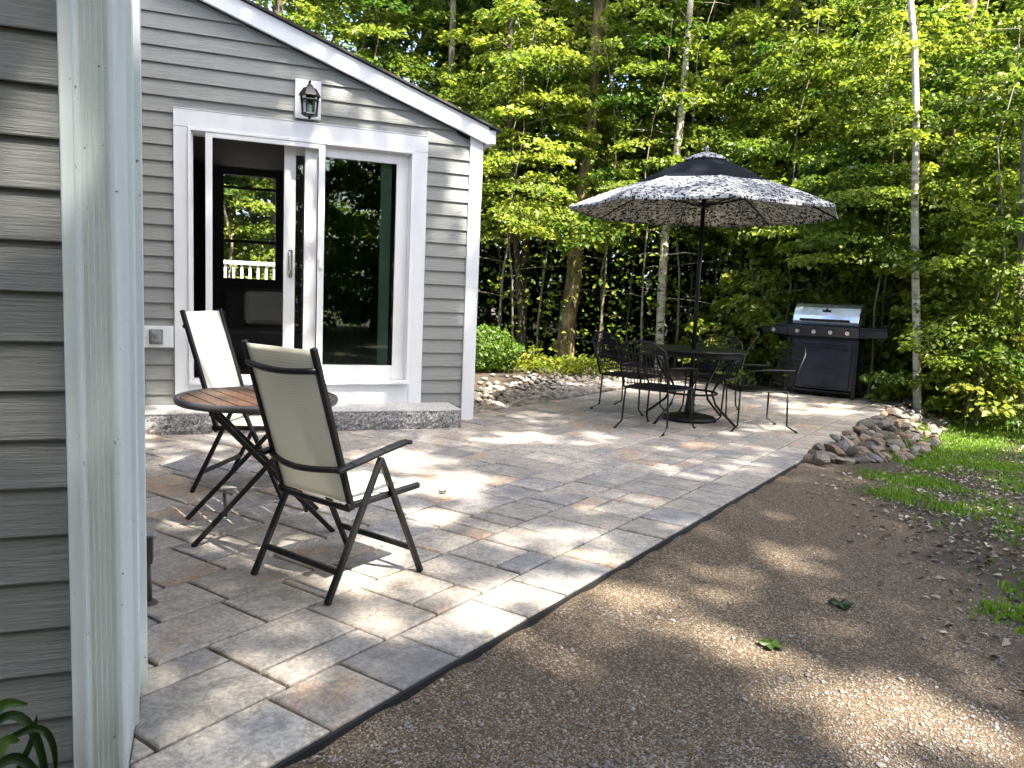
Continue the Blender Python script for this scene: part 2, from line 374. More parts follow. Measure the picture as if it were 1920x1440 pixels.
def leaf_arrays(P, D, N, L, W, val, fold=0.18):
    D = nrm(D); Sd = nrm(np.cross(D, N)); N = np.cross(Sd, D); L = L[:, None]; W = W[:, None]
    n = len(P); V = np.empty((n, 6, 3))
    V[:, 0] = P; V[:, 1] = P + D * L - N * L * 0.12
    V[:, 2] = P + D * L * 0.28 + Sd * W * 0.5 + N * W * fold; V[:, 3] = P + D * L * 0.28 - Sd * W * 0.5 + N * W * fold
    V[:, 4] = P + D * L * 0.62 + Sd * W * 0.42 + N * W * fold * 0.6; V[:, 5] = P + D * L * 0.62 - Sd * W * 0.42 + N * W * fold * 0.6
    o = (np.arange(n) * 6)[:, None]
    F = np.stack([o + np.array(t) for t in ((0, 2, 4), (0, 4, 1), (0, 5, 3), (0, 1, 5))], 1).reshape(-1, 3)
    return V.reshape(-1, 3), F, np.repeat(val, 4)

def bough(base, azim, L, n, leaf, rise=0.15, droop=0.35, spread=0.42, tilt=0.6):
    """a flat spray of leaves growing out along azimuth from base"""
    u = 0.12 + 0.88 * np.sqrt(rng.random(n)); wv = spread * L * np.sin(np.clip(u * 0.9 + 0.08, 0, 1) * PI) ** 0.7
    tw = np.round(rng.random(n) * 9) / 9 * 2 - 1
    vv = (tw * 0.8 + rng.normal(0, 0.13, n)) * wv
    d = np.array([math.cos(azim), math.sin(azim), 0]); s_ = np.array([-d[1], d[0], 0])
    zz = rise * L * u - droop * L * u ** 2 - 0.25 * np.abs(vv) * 0.6 + rng.normal(0, 0.035, n)
    P = np.array(base) + d * (u * L)[:, None] + s_ * vv[:, None]; P[:, 2] += zz
    D = d * 0.6 + s_ * (np.sign(vv) * (0.4 + 0.6 * rng.random(n)))[:, None] + rng.normal(0, 0.35, (n, 3)); D[:, 2] -= 0.25
    N = np.array([0, 0, 1.0]) + rng.normal(0, tilt, (n, 3))
    lf = leaf * (0.6 + 0.75 * rng.random(n))
    val = np.clip(0.5 + rng.normal(0, 0.22) + rng.normal(0, 0.2, n), 0, 1)
    return P, D, N, lf, lf * (0.62 + 0.25 * rng.random(n)), val

def cat(parts): return [np.concatenate([p[i] for p in parts]) for i in range(6)]

# ------------------------------------------------------------------ patio frame of reference
PA = np.array([0.824, 0.566]); PB = np.array([-0.566, 0.824]); E0 = np.array([0.121, 1.78]); HY = 6.594
S_END, T_BED, S_CORNER = 9.57, 2.95, 4.44
def st2xy(s, t): return E0 + PA * s + PB * t
def xy2st(x, y): return (x - E0[0]) * PA[0] + (y - E0[1]) * PA[1], (x - E0[0]) * PB[0] + (y - E0[1]) * PB[1]
def sm(x): x = np.clip(x, 0, 1); return x * x * (3 - 2 * x)
def gz(x, y):
    x = np.asarray(x, float); y = np.asarray(y, float); s, t = xy2st(x, y)
    r = -0.014 - 0.17 * sm((s - 3.4) / 3.5) * sm(-t / 0.7) - 0.015 * np.clip(-t, 0, 5) + 0.012 * np.sin(x * 2.1) * np.cos(y * 1.7) * sm(-t / .4)
    far = -0.07 + 0.03 * np.sin(x * .7) * np.sin(y * .9)
    r = r + (far - r) * sm((s - S_END + 0.2) / 1.5) * 0.7
    bed = -0.03 + 0.09 * sm((t - T_BED) / 1.2) + 0.02 * np.sin(x * 1.3 + y)
    inside = (t > 0) & (s < S_END) & ((t < T_BED) | (y < 7.0))
    z = np.where(t <= 0, r, np.where(t > T_BED, bed + (far - bed) * sm((y - 10.5) / 2), far))
    z = np.where(inside, np.minimum(r, -0.034), z)
    z = np.where((x < -0.1) & (y < 2.4), -0.16, z)
    return z

# ground: one sheet out to the horizon, fine near the patio
def lines(a, b, step, lo, hi):
    near = np.arange(a, b + 1e-6, step); left = [a]; st_ = step
    while left[-1] > lo: st_ *= 1.35; left.append(left[-1] - st_)
    right = [near[-1]]; st_ = step
    while right[-1] < hi: st_ *= 1.35; right.append(right[-1] + st_)
    return np.concatenate([np.array(left[1:])[::-1], near, np.array(right[1:])])
gx, gy = lines(-1.2, 13, 0.09, -250, 250), lines(-1, 13, 0.09, -250, 250)
GX, GY = np.meshgrid(gx, gy); GZ = gz(GX, GY)
nx, ny = len(gx), len(gy)
idx = np.arange(nx * ny).reshape(ny, nx)
Q = np.stack([idx[:-1, :-1], idx[:-1, 1:], idx[1:, 1:], idx[1:, :-1]], -1).reshape(-1, 4)
gm = bpy.data.meshes.new('ground')
gm.from_pydata(np.stack([GX, GY, GZ], -1).reshape(-1, 3).tolist(), [], Q.tolist()); gm.update()
# the stone-dust drive: right of the patio edge, left of a line running from the rock pile to the frame edge
def drive(x, y):
    s, t = xy2st(x, y)
    # boundary polyline in (x,y)
    bx = [(7.5, 7.6), (4.75, 4.95), (4.2, 4.2), (3.75, 3.5), (3.35, 2.8), (2.75, 1.85), (2.4, 0.9), (2.2, -3)]
    best = np.full(np.shape(x), 1e9); sign = np.ones(np.shape(x))
    for (x0, y0), (x1, y1) in zip(bx[:-1], bx[1:]):
        dx, dy = x1 - x0, y1 - y0; tt = np.clip(((x - x0) * dx + (y - y0) * dy) / (dx * dx + dy * dy), 0, 1)
        d = np.hypot(x - x0 - tt * dx, y - y0 - tt * dy); cr = (x - x0) * dy - (y - y0) * dx
        upd = d < best; best = np.where(upd, d, best); sign = np.where(upd, np.sign(cr), sign)
    g = 0.5 + sign * best * 0.75          # >0.5 on the left (drive side)
    g = np.where(s > 5.2, 0.0, g)
    return np.clip(np.where(t > 0.05, 0.0, g), 0, 1.2)
at = gm.attributes.new('gravel', 'FLOAT', 'POINT'); at.data.foreach_set('value', drive(GX, GY).astype(np.float32).ravel())
gm.polygons.foreach_set('use_smooth', [True] * len(gm.polygons)); gm.materials.append(M['ground'])
kind(link('ground', gm), 'structure')

# patio: bedding slab and separate bevelled pavers in one structure
def clip(poly, fn):
    out = []
    for i in range(len(poly)):
        p, q = poly[i - 1], poly[i]; a, b = fn(p), fn(q)
        if a >= 0: 
            if not out or out[-1] is not p: out.append(p)
        if (a >= 0) != (b >= 0): out.append(p + (q - p) * (a / (a - b)))
    return out
def inset(poly, d):
    c = sum(poly) / len(poly); n = len(poly); res = []
    for i in range(n):
        p0, p1, p2 = poly[i - 1], poly[i], poly[(i + 1) % n]
        a, b = p1 - p0, p2 - p1
        la, lb = np.hypot(*a), np.hypot(*b)
        if la < 1e-6 or lb < 1e-6: res.append(p1); continue
        na, nb = np.array([-a[1], a[0]]) / la, np.array([-b[1], b[0]]) / lb
        k = 1 + na @ nb
        res.append(p1 + (na + nb) * d / max(k, 0.3))
    return res
pv = MB(); tint = []
def tile(s0, t0, s1, t1):
    g = 0.0062
    poly = [st2xy(*q) for q in ((s0 + g, t0 + g), (s1 - g, t0 + g), (s1 - g, t1 - g), (s0 + g, t1 - g))]
    c = st2xy((s0 + s1) / 2, (t0 + t1) / 2)
    cons = [lambda p: xy2st(*p)[1] - 0.0, lambda p: S_END - xy2st(*p)[0]]
    if (s0 + s1) / 2 > S_CORNER: cons.append(lambda p: T_BED - xy2st(*p)[1])
    cons.append(lambda p: HY - 0.012 - p[1] if p[0] < 2.3 else 1.0)
    cons.append(lambda p: p[0] + 0.178 if c[1] < 2.31 else p[0] + 1.19)
    for f in cons:
        poly = clip(poly, f)
        if len(poly) < 3: return
    ar = 0.5 * sum(poly[i - 1][0] * poly[i][1] - poly[i][0] * poly[i - 1][1] for i in range(len(poly)))
    if ar < 0.0012: return
    n = len(poly); z = random.gauss(0, 0.0009); tx, ty = random.gauss(0, .0035), random.gauss(0, .0035)
    zt = lambda p: z + (p[0] - c[0]) * tx + (p[1] - c[1]) * ty
    i1, i2 = inset(poly, 0.003), inset(poly, 0.008)
    vs = [(p[0], p[1], -0.05) for p in poly] + [(p[0], p[1], zt(p) - 0.006) for p in poly] + [(p[0], p[1], zt(p) - 0.0018) for p in i1] + [(p[0], p[1], zt(p)) for p in i2]
    fs = [(k * n + i, k * n + (i + 1) % n, (k + 1) * n + (i + 1) % n, (k + 1) * n + i) for k in range(3) for i in range(n)] + [tuple(range(3 * n, 4 * n))]
    pv.add(vs, fs); tint.extend([(random.random(), random.random(), random.random(), 1)] * len(fs))
U = 0.131; t = 0.0; row = 0
while t < 6.4:
    H = (2, 3, 2, 2, 3, 2)[row % 6]
    s = -3.2 + random.random() * .4
    while s < S_END:
        if H == 3:
            k = random.random()
            if k < .6: L = 2; tile(s, t, s + L * U, t + 3 * U)
            else:
                L = random.choice((2, 3))
                if random.random() < .5: tile(s, t, s + L * U, t + U); tile(s, t + U, s + L * U, t + 3 * U)
                else: tile(s, t, s + L * U, t + 2 * U); tile(s, t + 2 * U, s + L * U, t + 3 * U)
        else:
            L = random.choice((1, 2, 2, 2, 3)); tile(s, t, s + L * U, t + 2 * U)
        s += L * U
    t += H * U; row += 1
pm = bpy.data.meshes.new('patio'); pm.from_pydata(pv.v, [], pv.f); pm.update()
at = pm.attributes.new('tint', 'FLOAT_COLOR', 'FACE'); at.data.foreach_set('color', np.array(tint, np.float32).ravel())
pm.materials.append(M['paver']); kind(link('patio', pm), 'structure')
bd = MB()
outline = [st2xy(-3.2, 0.004), st2xy(S_END - .004, 0.004), st2xy(S_END - .004, T_BED - .004), st2xy(S_CORNER, T_BED - .004), np.array([2.2, HY - .02]), np.array([-1.18, HY - .02]), np.array([-1.18, 2.33]), np.array([-0.176, 2.33]), np.array([-0.176, 1.6])]
outline = [outline[0]] + outline[1:]
bd.prism(outline, 2, -0.2, -0.018)
kind(mk('patio_bedding', bd, M['joint']), 'structure')
eg = MB()
eg.bar((*st2xy(-3, -.0075), -.019), (*st2xy(4.62, -.0075), -.019), .011, .031)
kind(mk('patio_edging', eg, M['edging']), 'structure')

# ------------------------------------------------------------------ house
HO = (2.2, HY, 0.0)
house = thing('house', 'grey clapboard house with white trim and an open sliding glass door', 'house', HO)
def roofz(x): return 2.408 - 0.3485 * (x - 2.178)
LX = -4.0
# far gable wall: clapboards, cut round the door
def lap_strip(mb, x0, x1a, x1b, z0, z1, y, out=0.017, top=0.0015, sgn=-1, axis='x'):
    """one course; x1a right end at bottom, x1b right end at top; faces -Y"""
    yb, yt = y + sgn * out, y + sgn * top
    vs = [(x0, yb, z0), (x1a, yb, z0), (x1b, yt, z1), (x0, yt, z1), (x0, y, z0), (x1a, y, z0), (x0, yb + .0015, z0 - .003), (x1a, yb + .0015, z0 - .003)]
    mb.add(vs, [(0, 1, 2, 3), (6, 7, 1, 0), (4, 5, 7, 6)])
DX0, DX1, DZ0, DZ1 = -0.26, 1.71, 0.15, 2.41      # outer edge of the door casing
EXP = 0.1187
wall = MB()
z = 0.0
while z < 4.6:
    z1 = z + EXP
    xr = lambda zz: min(2.085, 2.178 + (2.408 - zz) / 0.3485 + 0.02)
    segs = [(LX, None)]
    if z1 > DZ0 + 0.02 and z < DZ1 - 0.03:
        lap_strip(wall, LX, DX0 + .004, DX0 + .004, z, z1, HY); lap_strip(wall, DX1 - .004, xr(z), xr(z1), z, z1, HY)
    elif xr(z1) > LX + .1:
        lap_strip(wall, LX, xr(z), xr(z1), z, z1, HY)
    z = z1
# sheathing behind the laps with the door opening left open
yb0, yb1 = HY + .001, HY + .12
ox0, ox1, oz0, oz1 = -0.14, 1.6, 0.33, 2.29
wall.box(LX, yb0, -.1, ox0, yb1, 2.4); wall.box(ox1, yb0, -.1, 2.17, yb1, 2.4); wall.box(ox0, yb0, -.1, ox1, yb1, oz0); wall.box(ox0, yb0, oz1, ox1, yb1, 2.4)
wall.prism([(LX, 2.4), (2.17, 2.4), (LX, roofz(LX) - .02)], 1, yb0, yb1)
mk('gable_wall', wall, M['siding'], house)
# right side wall (runs back from the corner) and back wall
sw = MB(); z = 0
while z < 2.4:
    yb, yt = 2.17 + .014, 2.17 + .003
    sw.add([(yb, HY + .12, z), (yb, 9.55, z), (yt, 9.55, z + EXP), (yt, HY + .12, z + EXP), (yb - .012, HY + .12, z - .012), (yb - .012, 9.55, z - .012)], [(0, 1, 2, 3), (4, 5, 1, 0)]); z += EXP
sw.box(2.05, HY + .122, -.1, 2.168, 9.55, 2.4)
mk('side_wall', sw, M['siding'], house)
bw = MB(); Yb = 9.5; wx0, wx1, wz0, wz1 = 0.09, 0.75, 1.13, 2.38
bw.box(LX, Yb, -.1, wx0, Yb + .12, 2.4); bw.box(wx1, Yb, -.1, 2.05, Yb + .12, 2.4); bw.box(wx0, Yb, -.1, wx1, Yb + .12, wz0); bw.box(wx0, Yb, wz1, wx1, Yb + .12, 2.4)
bw.prism([(LX, 2.4), (2.05, 2.4), (LX, roofz(LX) - .02)], 1, Yb, Yb + .12)
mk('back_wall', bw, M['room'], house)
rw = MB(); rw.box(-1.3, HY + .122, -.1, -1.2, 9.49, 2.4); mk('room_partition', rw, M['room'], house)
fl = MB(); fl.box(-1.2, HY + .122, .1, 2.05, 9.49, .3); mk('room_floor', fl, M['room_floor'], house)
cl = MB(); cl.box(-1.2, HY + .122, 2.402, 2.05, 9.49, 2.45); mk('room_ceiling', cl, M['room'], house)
wf = MB()
for a, b, c, d in ((wx0, wx0 + .05, wz0, wz1), (wx1 - .05, wx1, wz0, wz1)): wf.box(a, Yb - .02, c, b, Yb + .06, d)
for c in (wz0, wz1 - .05): wf.box(wx0 + .05, Yb - .02, c, wx1 - .05, Yb + .06, c + .05)
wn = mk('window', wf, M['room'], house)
for za, zb in ((2.18, 2.21), (1.58, 1.615)):
    mu = MB(); mu.box(wx0 + .05, Yb + .01, za, wx1 - .05, Yb + .04, zb); mk('muntin', mu, M['room'], wn)
# corner board
cb = MB(); cb.box(2.085, HY - .03, -.02, 2.2, HY + .0005, 2.47); cb.box(2.17, HY + .0008, -.02, 2.2, HY + .118, 2.47)
mk('corner_board', cb, M['white'], house, bevel=.003)
# rake board, sub-fascia, roof
def rk(x): return roofz(x)
rb = MB(); xa, xb = 2.235, LX
rb.prism([(xa, rk(xa) + .01), (xa, rk(xa) + .15), (xb, rk(xb) + .15), (xb, rk(xb) + .01)], 1, HY - .075, HY - .04)
rbo = mk('rake_board', rb, M['white'], house, bevel=.003)
sf = MB(); sf.prism([(2.2, rk(2.2) + .03), (2.2, rk(2.2) + .13), (xb, rk(xb) + .13), (xb, rk(xb) + .03)], 1, HY - .0395, HY + .0)
mk('soffit', sf, M['white'], house)
ef = MB(); ef.box(2.236, HY - .07, rk(2.24) + .02, 2.3, 9.6, rk(2.24) + .135); mk('eave_fascia', ef, M['white'], house, bevel=.006)
rf = MB(); rf.prism([(2.34, rk(2.34) + .16), (2.34, rk(2.34) + .178), (xb, rk(xb) + .173), (xb, rk(xb) + .155)], 1, HY - .1, 9.7)
mk('roof', rf, M['shingle'], house)
# near wing with its fluted corner post
NY, NXR = 1.90, -0.285
nw = MB(); z = -0.28
while z < 3.1:
    lap_strip(nw, LX, NXR + .004, NXR + .004, z, z + .1052, NY, .015, .0015); z += .1052
nw.box(LX, NY + .001, -.4, -.2, 2.3, 3.1)
mk('near_wall', nw, M['siding_near_shade'], house)
b2 = MB(); b2.box(LX, 2.302, -.3, -1.2, HY - .02, 3.1); mk('wing_wall', b2, M['siding'], house)
r2 = MB(); r2.box(LX, NY - .12, 3.1, -.12, 2.45, 3.2); r2.box(LX, 2.4501, 3.1, -1.05, HY - .11, 3.2); mk('wing_roof', r2, M['shingle'], house)
cp = MB()
# front face: flat band, shallow flutes, bright rounded edge; then the narrow return
def flute(x0, x1, n):
    pts = []
    for i in range(n):
        a = x0 + (x1 - x0) * i / n; b = x0 + (x1 - x0) * (i + 1) / n
        pts += [(a, NY - .032), (a + (b - a) * .2, NY - .0275), (a + (b - a) * .8, NY - .0275)]
    return pts
prof = [(-.289, NY + .0), (-.289, NY - .024), (-.286, NY - .028), (-.264, NY - .028), (-.261, NY - .035), (-.256, NY - .037), (-.252, NY - .032)] + flute(-.250, -.196, 5) + [(-.194, NY - .035), (-.187, NY - .038), (-.181, NY - .034), (-.179, NY - .028), (-.180, NY + .16), (-.17, NY + .163), (-.17, NY + .175), (-.181, NY + .178), (-.181, NY + .36), (-.166, NY + .362), (-.166, NY + .402), (-.2, NY + .402), (-.2, NY)]
cp.prism(prof, 2, -.25, 3.09)
mk('corner_post', cp, M['vinyl_post'], house)

# sliding door
dcas = MB()
dcas.box(DX0, HY - .034, DZ1 - .13, DX1, HY - .004, DZ1)                         # head
dcas.box(DX0, HY - .032, DZ0, DX0 + .1, HY - .004, DZ1 - .1305); dcas.box(DX1 - .115, HY - .032, DZ0, DX1, HY - .004, DZ1 - .1305)
dcas.box(DX0 + .1005, HY - .028, DZ0, DX1 - .1155, HY - .004, .322)              # apron board under the sill
mk('door_casing', dcas, M['white'], house, bevel=.003)
dh = MB(); dh.box(DX0, HY - .038, DZ1 + .0005, DX1, HY - .004, DZ1 + .006); mk('drip_cap', dh, M['white'], house, bevel=.002)
fx0, fx1, fz0, fz1 = DX0 + .1005, DX1 - .1155, .3225, DZ1 - .1305
fr = MB()
for y0, y1, t_ in ((HY - .045, HY - .0, .022), (HY + .0003, HY + .13, .035)):
    fr.box(fx0, y0, fz0 + .03, fx0 + t_, y1, fz1); fr.box(fx1 - t_, y0, fz0 + .03, fx1, y1, fz1); fr.box(fx0 + t_, y0, fz1 - t_, fx1 - t_, y1, fz1)
fr.box(fx0, HY - .075, fz0, fx1, HY + .13, fz0 + .0295)
sd = mk('sliding_door', fr, M['frame'], house, bevel=.002)
def panel(name, x0, x1, z0, z1, y, st_, top, bot, mat, depth=.032):
    p = MB(); p.box(x0, y, z0, x0 + st_, y + depth, z1); p.box(x1 - st_, y, z0, x1, y + depth, z1)
    p.box(x0 + st_, y, z1 - top, x1 - st_, y + depth, z1); p.box(x0 + st_, y, z0, x1 - st_, y + depth, z0 + bot)
    return mk(name, p, mat, sd, bevel=.003)
pf = panel('fixed_panel', .71, fx1 - .036, fz0 + .032, fz1 - .036, HY + .012, .1, .075, .12, M['frame'])
ps = panel('sliding_panel', .555, 1.43, fz0 + .032, fz1 - .036, HY + .07, .09, .075, .12, M['frame'])
for p_, x0, x1, y in (('a', .81, fx1 - .136, HY + .024), ('b', .645, 1.34, HY + .082)):
    g = MB(); g.box(x0, y, fz0 + .152, x1, y + .006, fz1 - .111); mk('glass_pane', g, M['glass'], sd)
sc_ = MB(); sx0, sx1, sy = -.036, .862, HY - .04
for a, b in ((sx0, sx0 + .05), (sx1 - .05, sx1)): sc_.box(a, sy, fz0 + .03, b, sy + .02, fz1 - .023)
sc_.box(sx0 + .05, sy, fz1 - .06, sx1 - .05, sy + .02, fz1 - .023); sc_.box(sx0 + .05, sy, fz0 + .03, sx1 - .05, sy + .02, fz0 + .075)
scr = mk('screen_frame', sc_, M['frame'], sd, bevel=.003)
g = MB(); g.box(sx0 + .05, sy + .009, fz0 + .075, sx1 - .05, sy + .0095, fz1 - .06); mk('screen_mesh', g, M['screen'], sd)
hd = MB(); hx = .61
hd.bar((hx, HY + .066, 1.19), (hx, HY + .066, 1.41), .03, .012); hd.tube([(hx - .01, HY + .06, 1.22), (hx - .012, HY + .02, 1.25), (hx - .012, HY + .02, 1.36), (hx - .01, HY + .06, 1.39)], .008, 8)
mk('door_handle', hd, M['chrome'], sd)
hp = MB(); hp.box(sx1 - .04, sy - .02, 1.27, sx1 - .01, sy - .0005, 1.36); mk('screen_handle', hp, M['frame'], sd, bevel=.004)
# things inside the room
cu = MB(); n = 28; X0, X1 = .92, 1.24
pts = [(X0 + (X1 - X0) * i / n, HY + .33 + .022 * math.sin(i * 1.35)) for i in range(n + 1)]
cu.prism(pts + [(p[0], p[1] + .006) for p in reversed(pts)], 2, .33, 2.34)
tag(mk('curtain', cu, M['curtain'], smooth=False), 'dark green curtain hanging behind the right glass door panel', 'curtain')
sofa = thing('armchair', 'dark armchair with a pale cushion seen through the open door', 'armchair', (.55, 8.3, .3))
b = MB(); b.box(.15, 7.95, .34, .95, 8.7, .68); mk('seat', b, M['sofa'], sofa, bevel=.04)
b = MB(); b.box(.15, 8.705, .34, .95, 8.9, 1.08); mk('backrest', b, M['sofa'], sofa, bevel=.04)
for x in (.0, .955):
    b = MB(); b.box(x, 7.95, .34, x + .145, 8.9, .84); mk('armrest', b, M['sofa'], sofa, bevel=.03)
b = MB(); b.box(.2, 8.0, .302, .9, 8.8, .338); mk('plinth', b, M['black'], sofa)
cs = MB(); cs.box(.32, 8.45, .70, .74, 8.62, 1.05); tag(mk('cushion', cs, M['cushion'], bevel=.06), 'pale square cushion resting on the dark armchair indoors', 'cushion')
# deck railing behind the house, seen through the room
dr = thing('deck_railing', 'white baluster railing seen through the back window of the room', 'railing', (.4, 12.3, 0))
b = MB(); b.box(-.9, 12.26, 1.40, 2.4, 12.35, 1.452); mk('top_rail', b, M['white'], dr)
b = MB(); b.box(-.9, 12.28, .62, 2.4, 12.33, .66); mk('bottom_rail', b, M['white'], dr)
for i in range(28):
    x = -.85 + i * .115
    b = MB(); b.box(x, 12.29, .661, x + .035, 12.32, 1.399); mk('baluster', b, M['white'], dr)
for x in (-.99, 2.405):
    b = MB(); b.box(x, 12.26, -.05, x + .085, 12.35, 1.53); mk('post', b, M['white'], dr)
dk = MB(); dk.box(-1.0, 9.65, .45, 2.5, 12.4, .55); kind(mk('deck_floor', dk, M['bark_grey']), 'structure')

# wall lantern on its white mounting block
wl = thing('wall_lantern', 'black colonial lantern on a white block above the sliding door', 'lantern', (.72, HY - .02, 2.58))
b = MB(); b.box(.622, HY - .042, 2.44, .822, HY - .012, 2.735); mk('mounting_block', b, M['white'], wl, bevel=.004)
lc = (.72, HY - .17)
b = MB(); b.lathe([(.0, 0), (.055, 0), (.06, .006), (.045, .02), (.0, .02)], 18, (.72, 0, 0))
bp = MB(); bp.add([(x, HY - .0425 - (z_), 2.6 + (y_)) for x, y_, z_ in b.v], b.f); mk('backplate', bp, M['iron'], wl, smooth=True)
b = MB(); b.tube([(.72, HY - .06, 2.6), (.72, HY - .1, 2.63), (.72, HY - .14, 2.7), (.72, HY - .17, 2.69), (.72, HY - .17, 2.66)], .008, 8); mk('bracket', b, M['iron'], wl, smooth=True)
b = MB(); b.lathe([(.0, .175), (.012, .17), (.006, .15), (.02, .14), (.03, .12), (.05, .115), (.078, .07), (.085, .055), (.0, .055)], 6, (*lc, 2.53)); mk('cap', b, M['iron'], wl)
b = MB(); b.lathe([(0, .055), (.062, .054), (.052, -.075), (0, -.075)], 6, (*lc, 2.53)); mk('glass_pane', b, M['glass'], wl)
b = MB()
for k in range(6):
    a = k * PI / 3; b.bar((lc[0] + .067 * math.cos(a), lc[1] + .067 * math.sin(a), 2.585), (lc[0] + .056 * math.cos(a), lc[1] + .056 * math.sin(a), 2.455), .009)
b.lathe([(0, -.075), (.062, -.075), (.066, -.085), (.05, -.095), (.012, -.1), (.008, -.115), (0, -.118)], 6, (*lc, 2.53))
b.lathe([(.07, .02), (.072, .025), (.07, .03)], 6, (*lc, 2.53))
mk('cage', b, M['iron'], wl)
b = MB(); b.tube([(*lc, 2.46), (*lc, 2.52)], .012, 8); mk('candle', b, M['frame'], wl)

# outdoor outlet on its white block
ou = thing('outlet', 'grey weatherproof outlet cover on a white block left of the door', 'outlet', (-.4, HY - .02, .68))
b = MB(); b.box(-.52, HY - .04, .605, -.268, HY - .012, .77); mk('mounting_block', b, M['white'], ou, bevel=.004)
b = MB(); b.box(-.44, HY - .05, .63, -.34, HY - .0405, .745); mk('cover_plate', b, M['plate_grey'], ou, bevel=.004)
b = MB(); b.box(-.425, HY - .085, .645, -.355, HY - .0505, .735); mk('flip_lid', b, M['plate_grey'], ou, bevel=.012)
b = MB(); b.box(-.402, HY - .09, .66, -.378, HY - .0855, .71); mk('latch', b, M['chrome'], ou, bevel=.002)

# granite step
sp = thing('granite_step', 'rough split granite slab step below the sliding door', 'step', (.7, 6.2, 0))
def rough_box(x0, y0, z0, x1, y1, z1, nx_, nz_, amp):
    """front and ends as a rough split face"""
    mb = MB(); rr = random.Random(5)
    def grid(fn, na, nb):
        vs = [fn(i / na, j / nb) for j in range(nb + 1) for i in range(na + 1)]
        mb.add(vs, [(j * (na + 1) + i, j * (na + 1) + i + 1, (j + 1) * (na + 1) + i + 1, (j + 1) * (na + 1) + i) for j in range(nb) for i in range(na)])
    def e(u): return min(1, 12 * min(u, 1 - u))
    nz = {}
    def r(i, j, k): return nz.setdefault((round(i, 3), round(j, 3), k), rr.gauss(0, amp))
    grid(lambda u, v: (x0 + (x1 - x0) * u, y0 + r(u, v, 0) * e(v) - .012 * math.sin(PI * v), z0 + (z1 - z0) * v), nx_, nz_)
    grid(lambda u, v: (x1 + r(u, v, 1) * e(v) * e(u), y0 + (y1 - y0) * u, z0 + (z1 - z0) * v), 8, nz_)
    grid(lambda u, v: (x0 - r(u, v, 2) * e(v) * e(u), y1 + (y0 - y1) * u, z0 + (z1 - z0) * v), 8, nz_)
    return mb
mk('split_face', rough_box(-.47, 6.14, -.02, 1.95, HY - .03, .146, 90, 7, .005), M['granite'], sp)
b = MB(); b.prism([(-.475, 6.135), (1.955, 6.135), (1.955, HY - .03), (-.475, HY - .03)], 2, .1465, .155); mk('tread', b, M['granite_top'], sp)

# small box on a post by the near corner
pb = thing('post_box', 'small dark metal box on a short post beside the fluted corner trim', 'box', (-.2, 2.87, 0))
b = MB(); b.tube([(-.2, 2.87, -.01), (-.206, 2.872, .15)], .011, 10); mk('post', b, M['box_dark'], pb, smooth=True)
b = MB(); b.box(-.262, 2.845, .15, -.187, 2.905, .245); mk('box_body', b, M['box_dark'], pb, bevel=.003)
b = MB(); b.box(-.266, 2.84, .2455, -.182, 2.91, .253); mk('lid', b, M['plate_grey'], pb, bevel=.002)
b = MB(); b.lathe([(0, .012), (.02, .012), (.03, 0), (.0, 0)], 14, (-.2, 2.87, .0015)); mk('flange', b, M['box_dark'], pb)

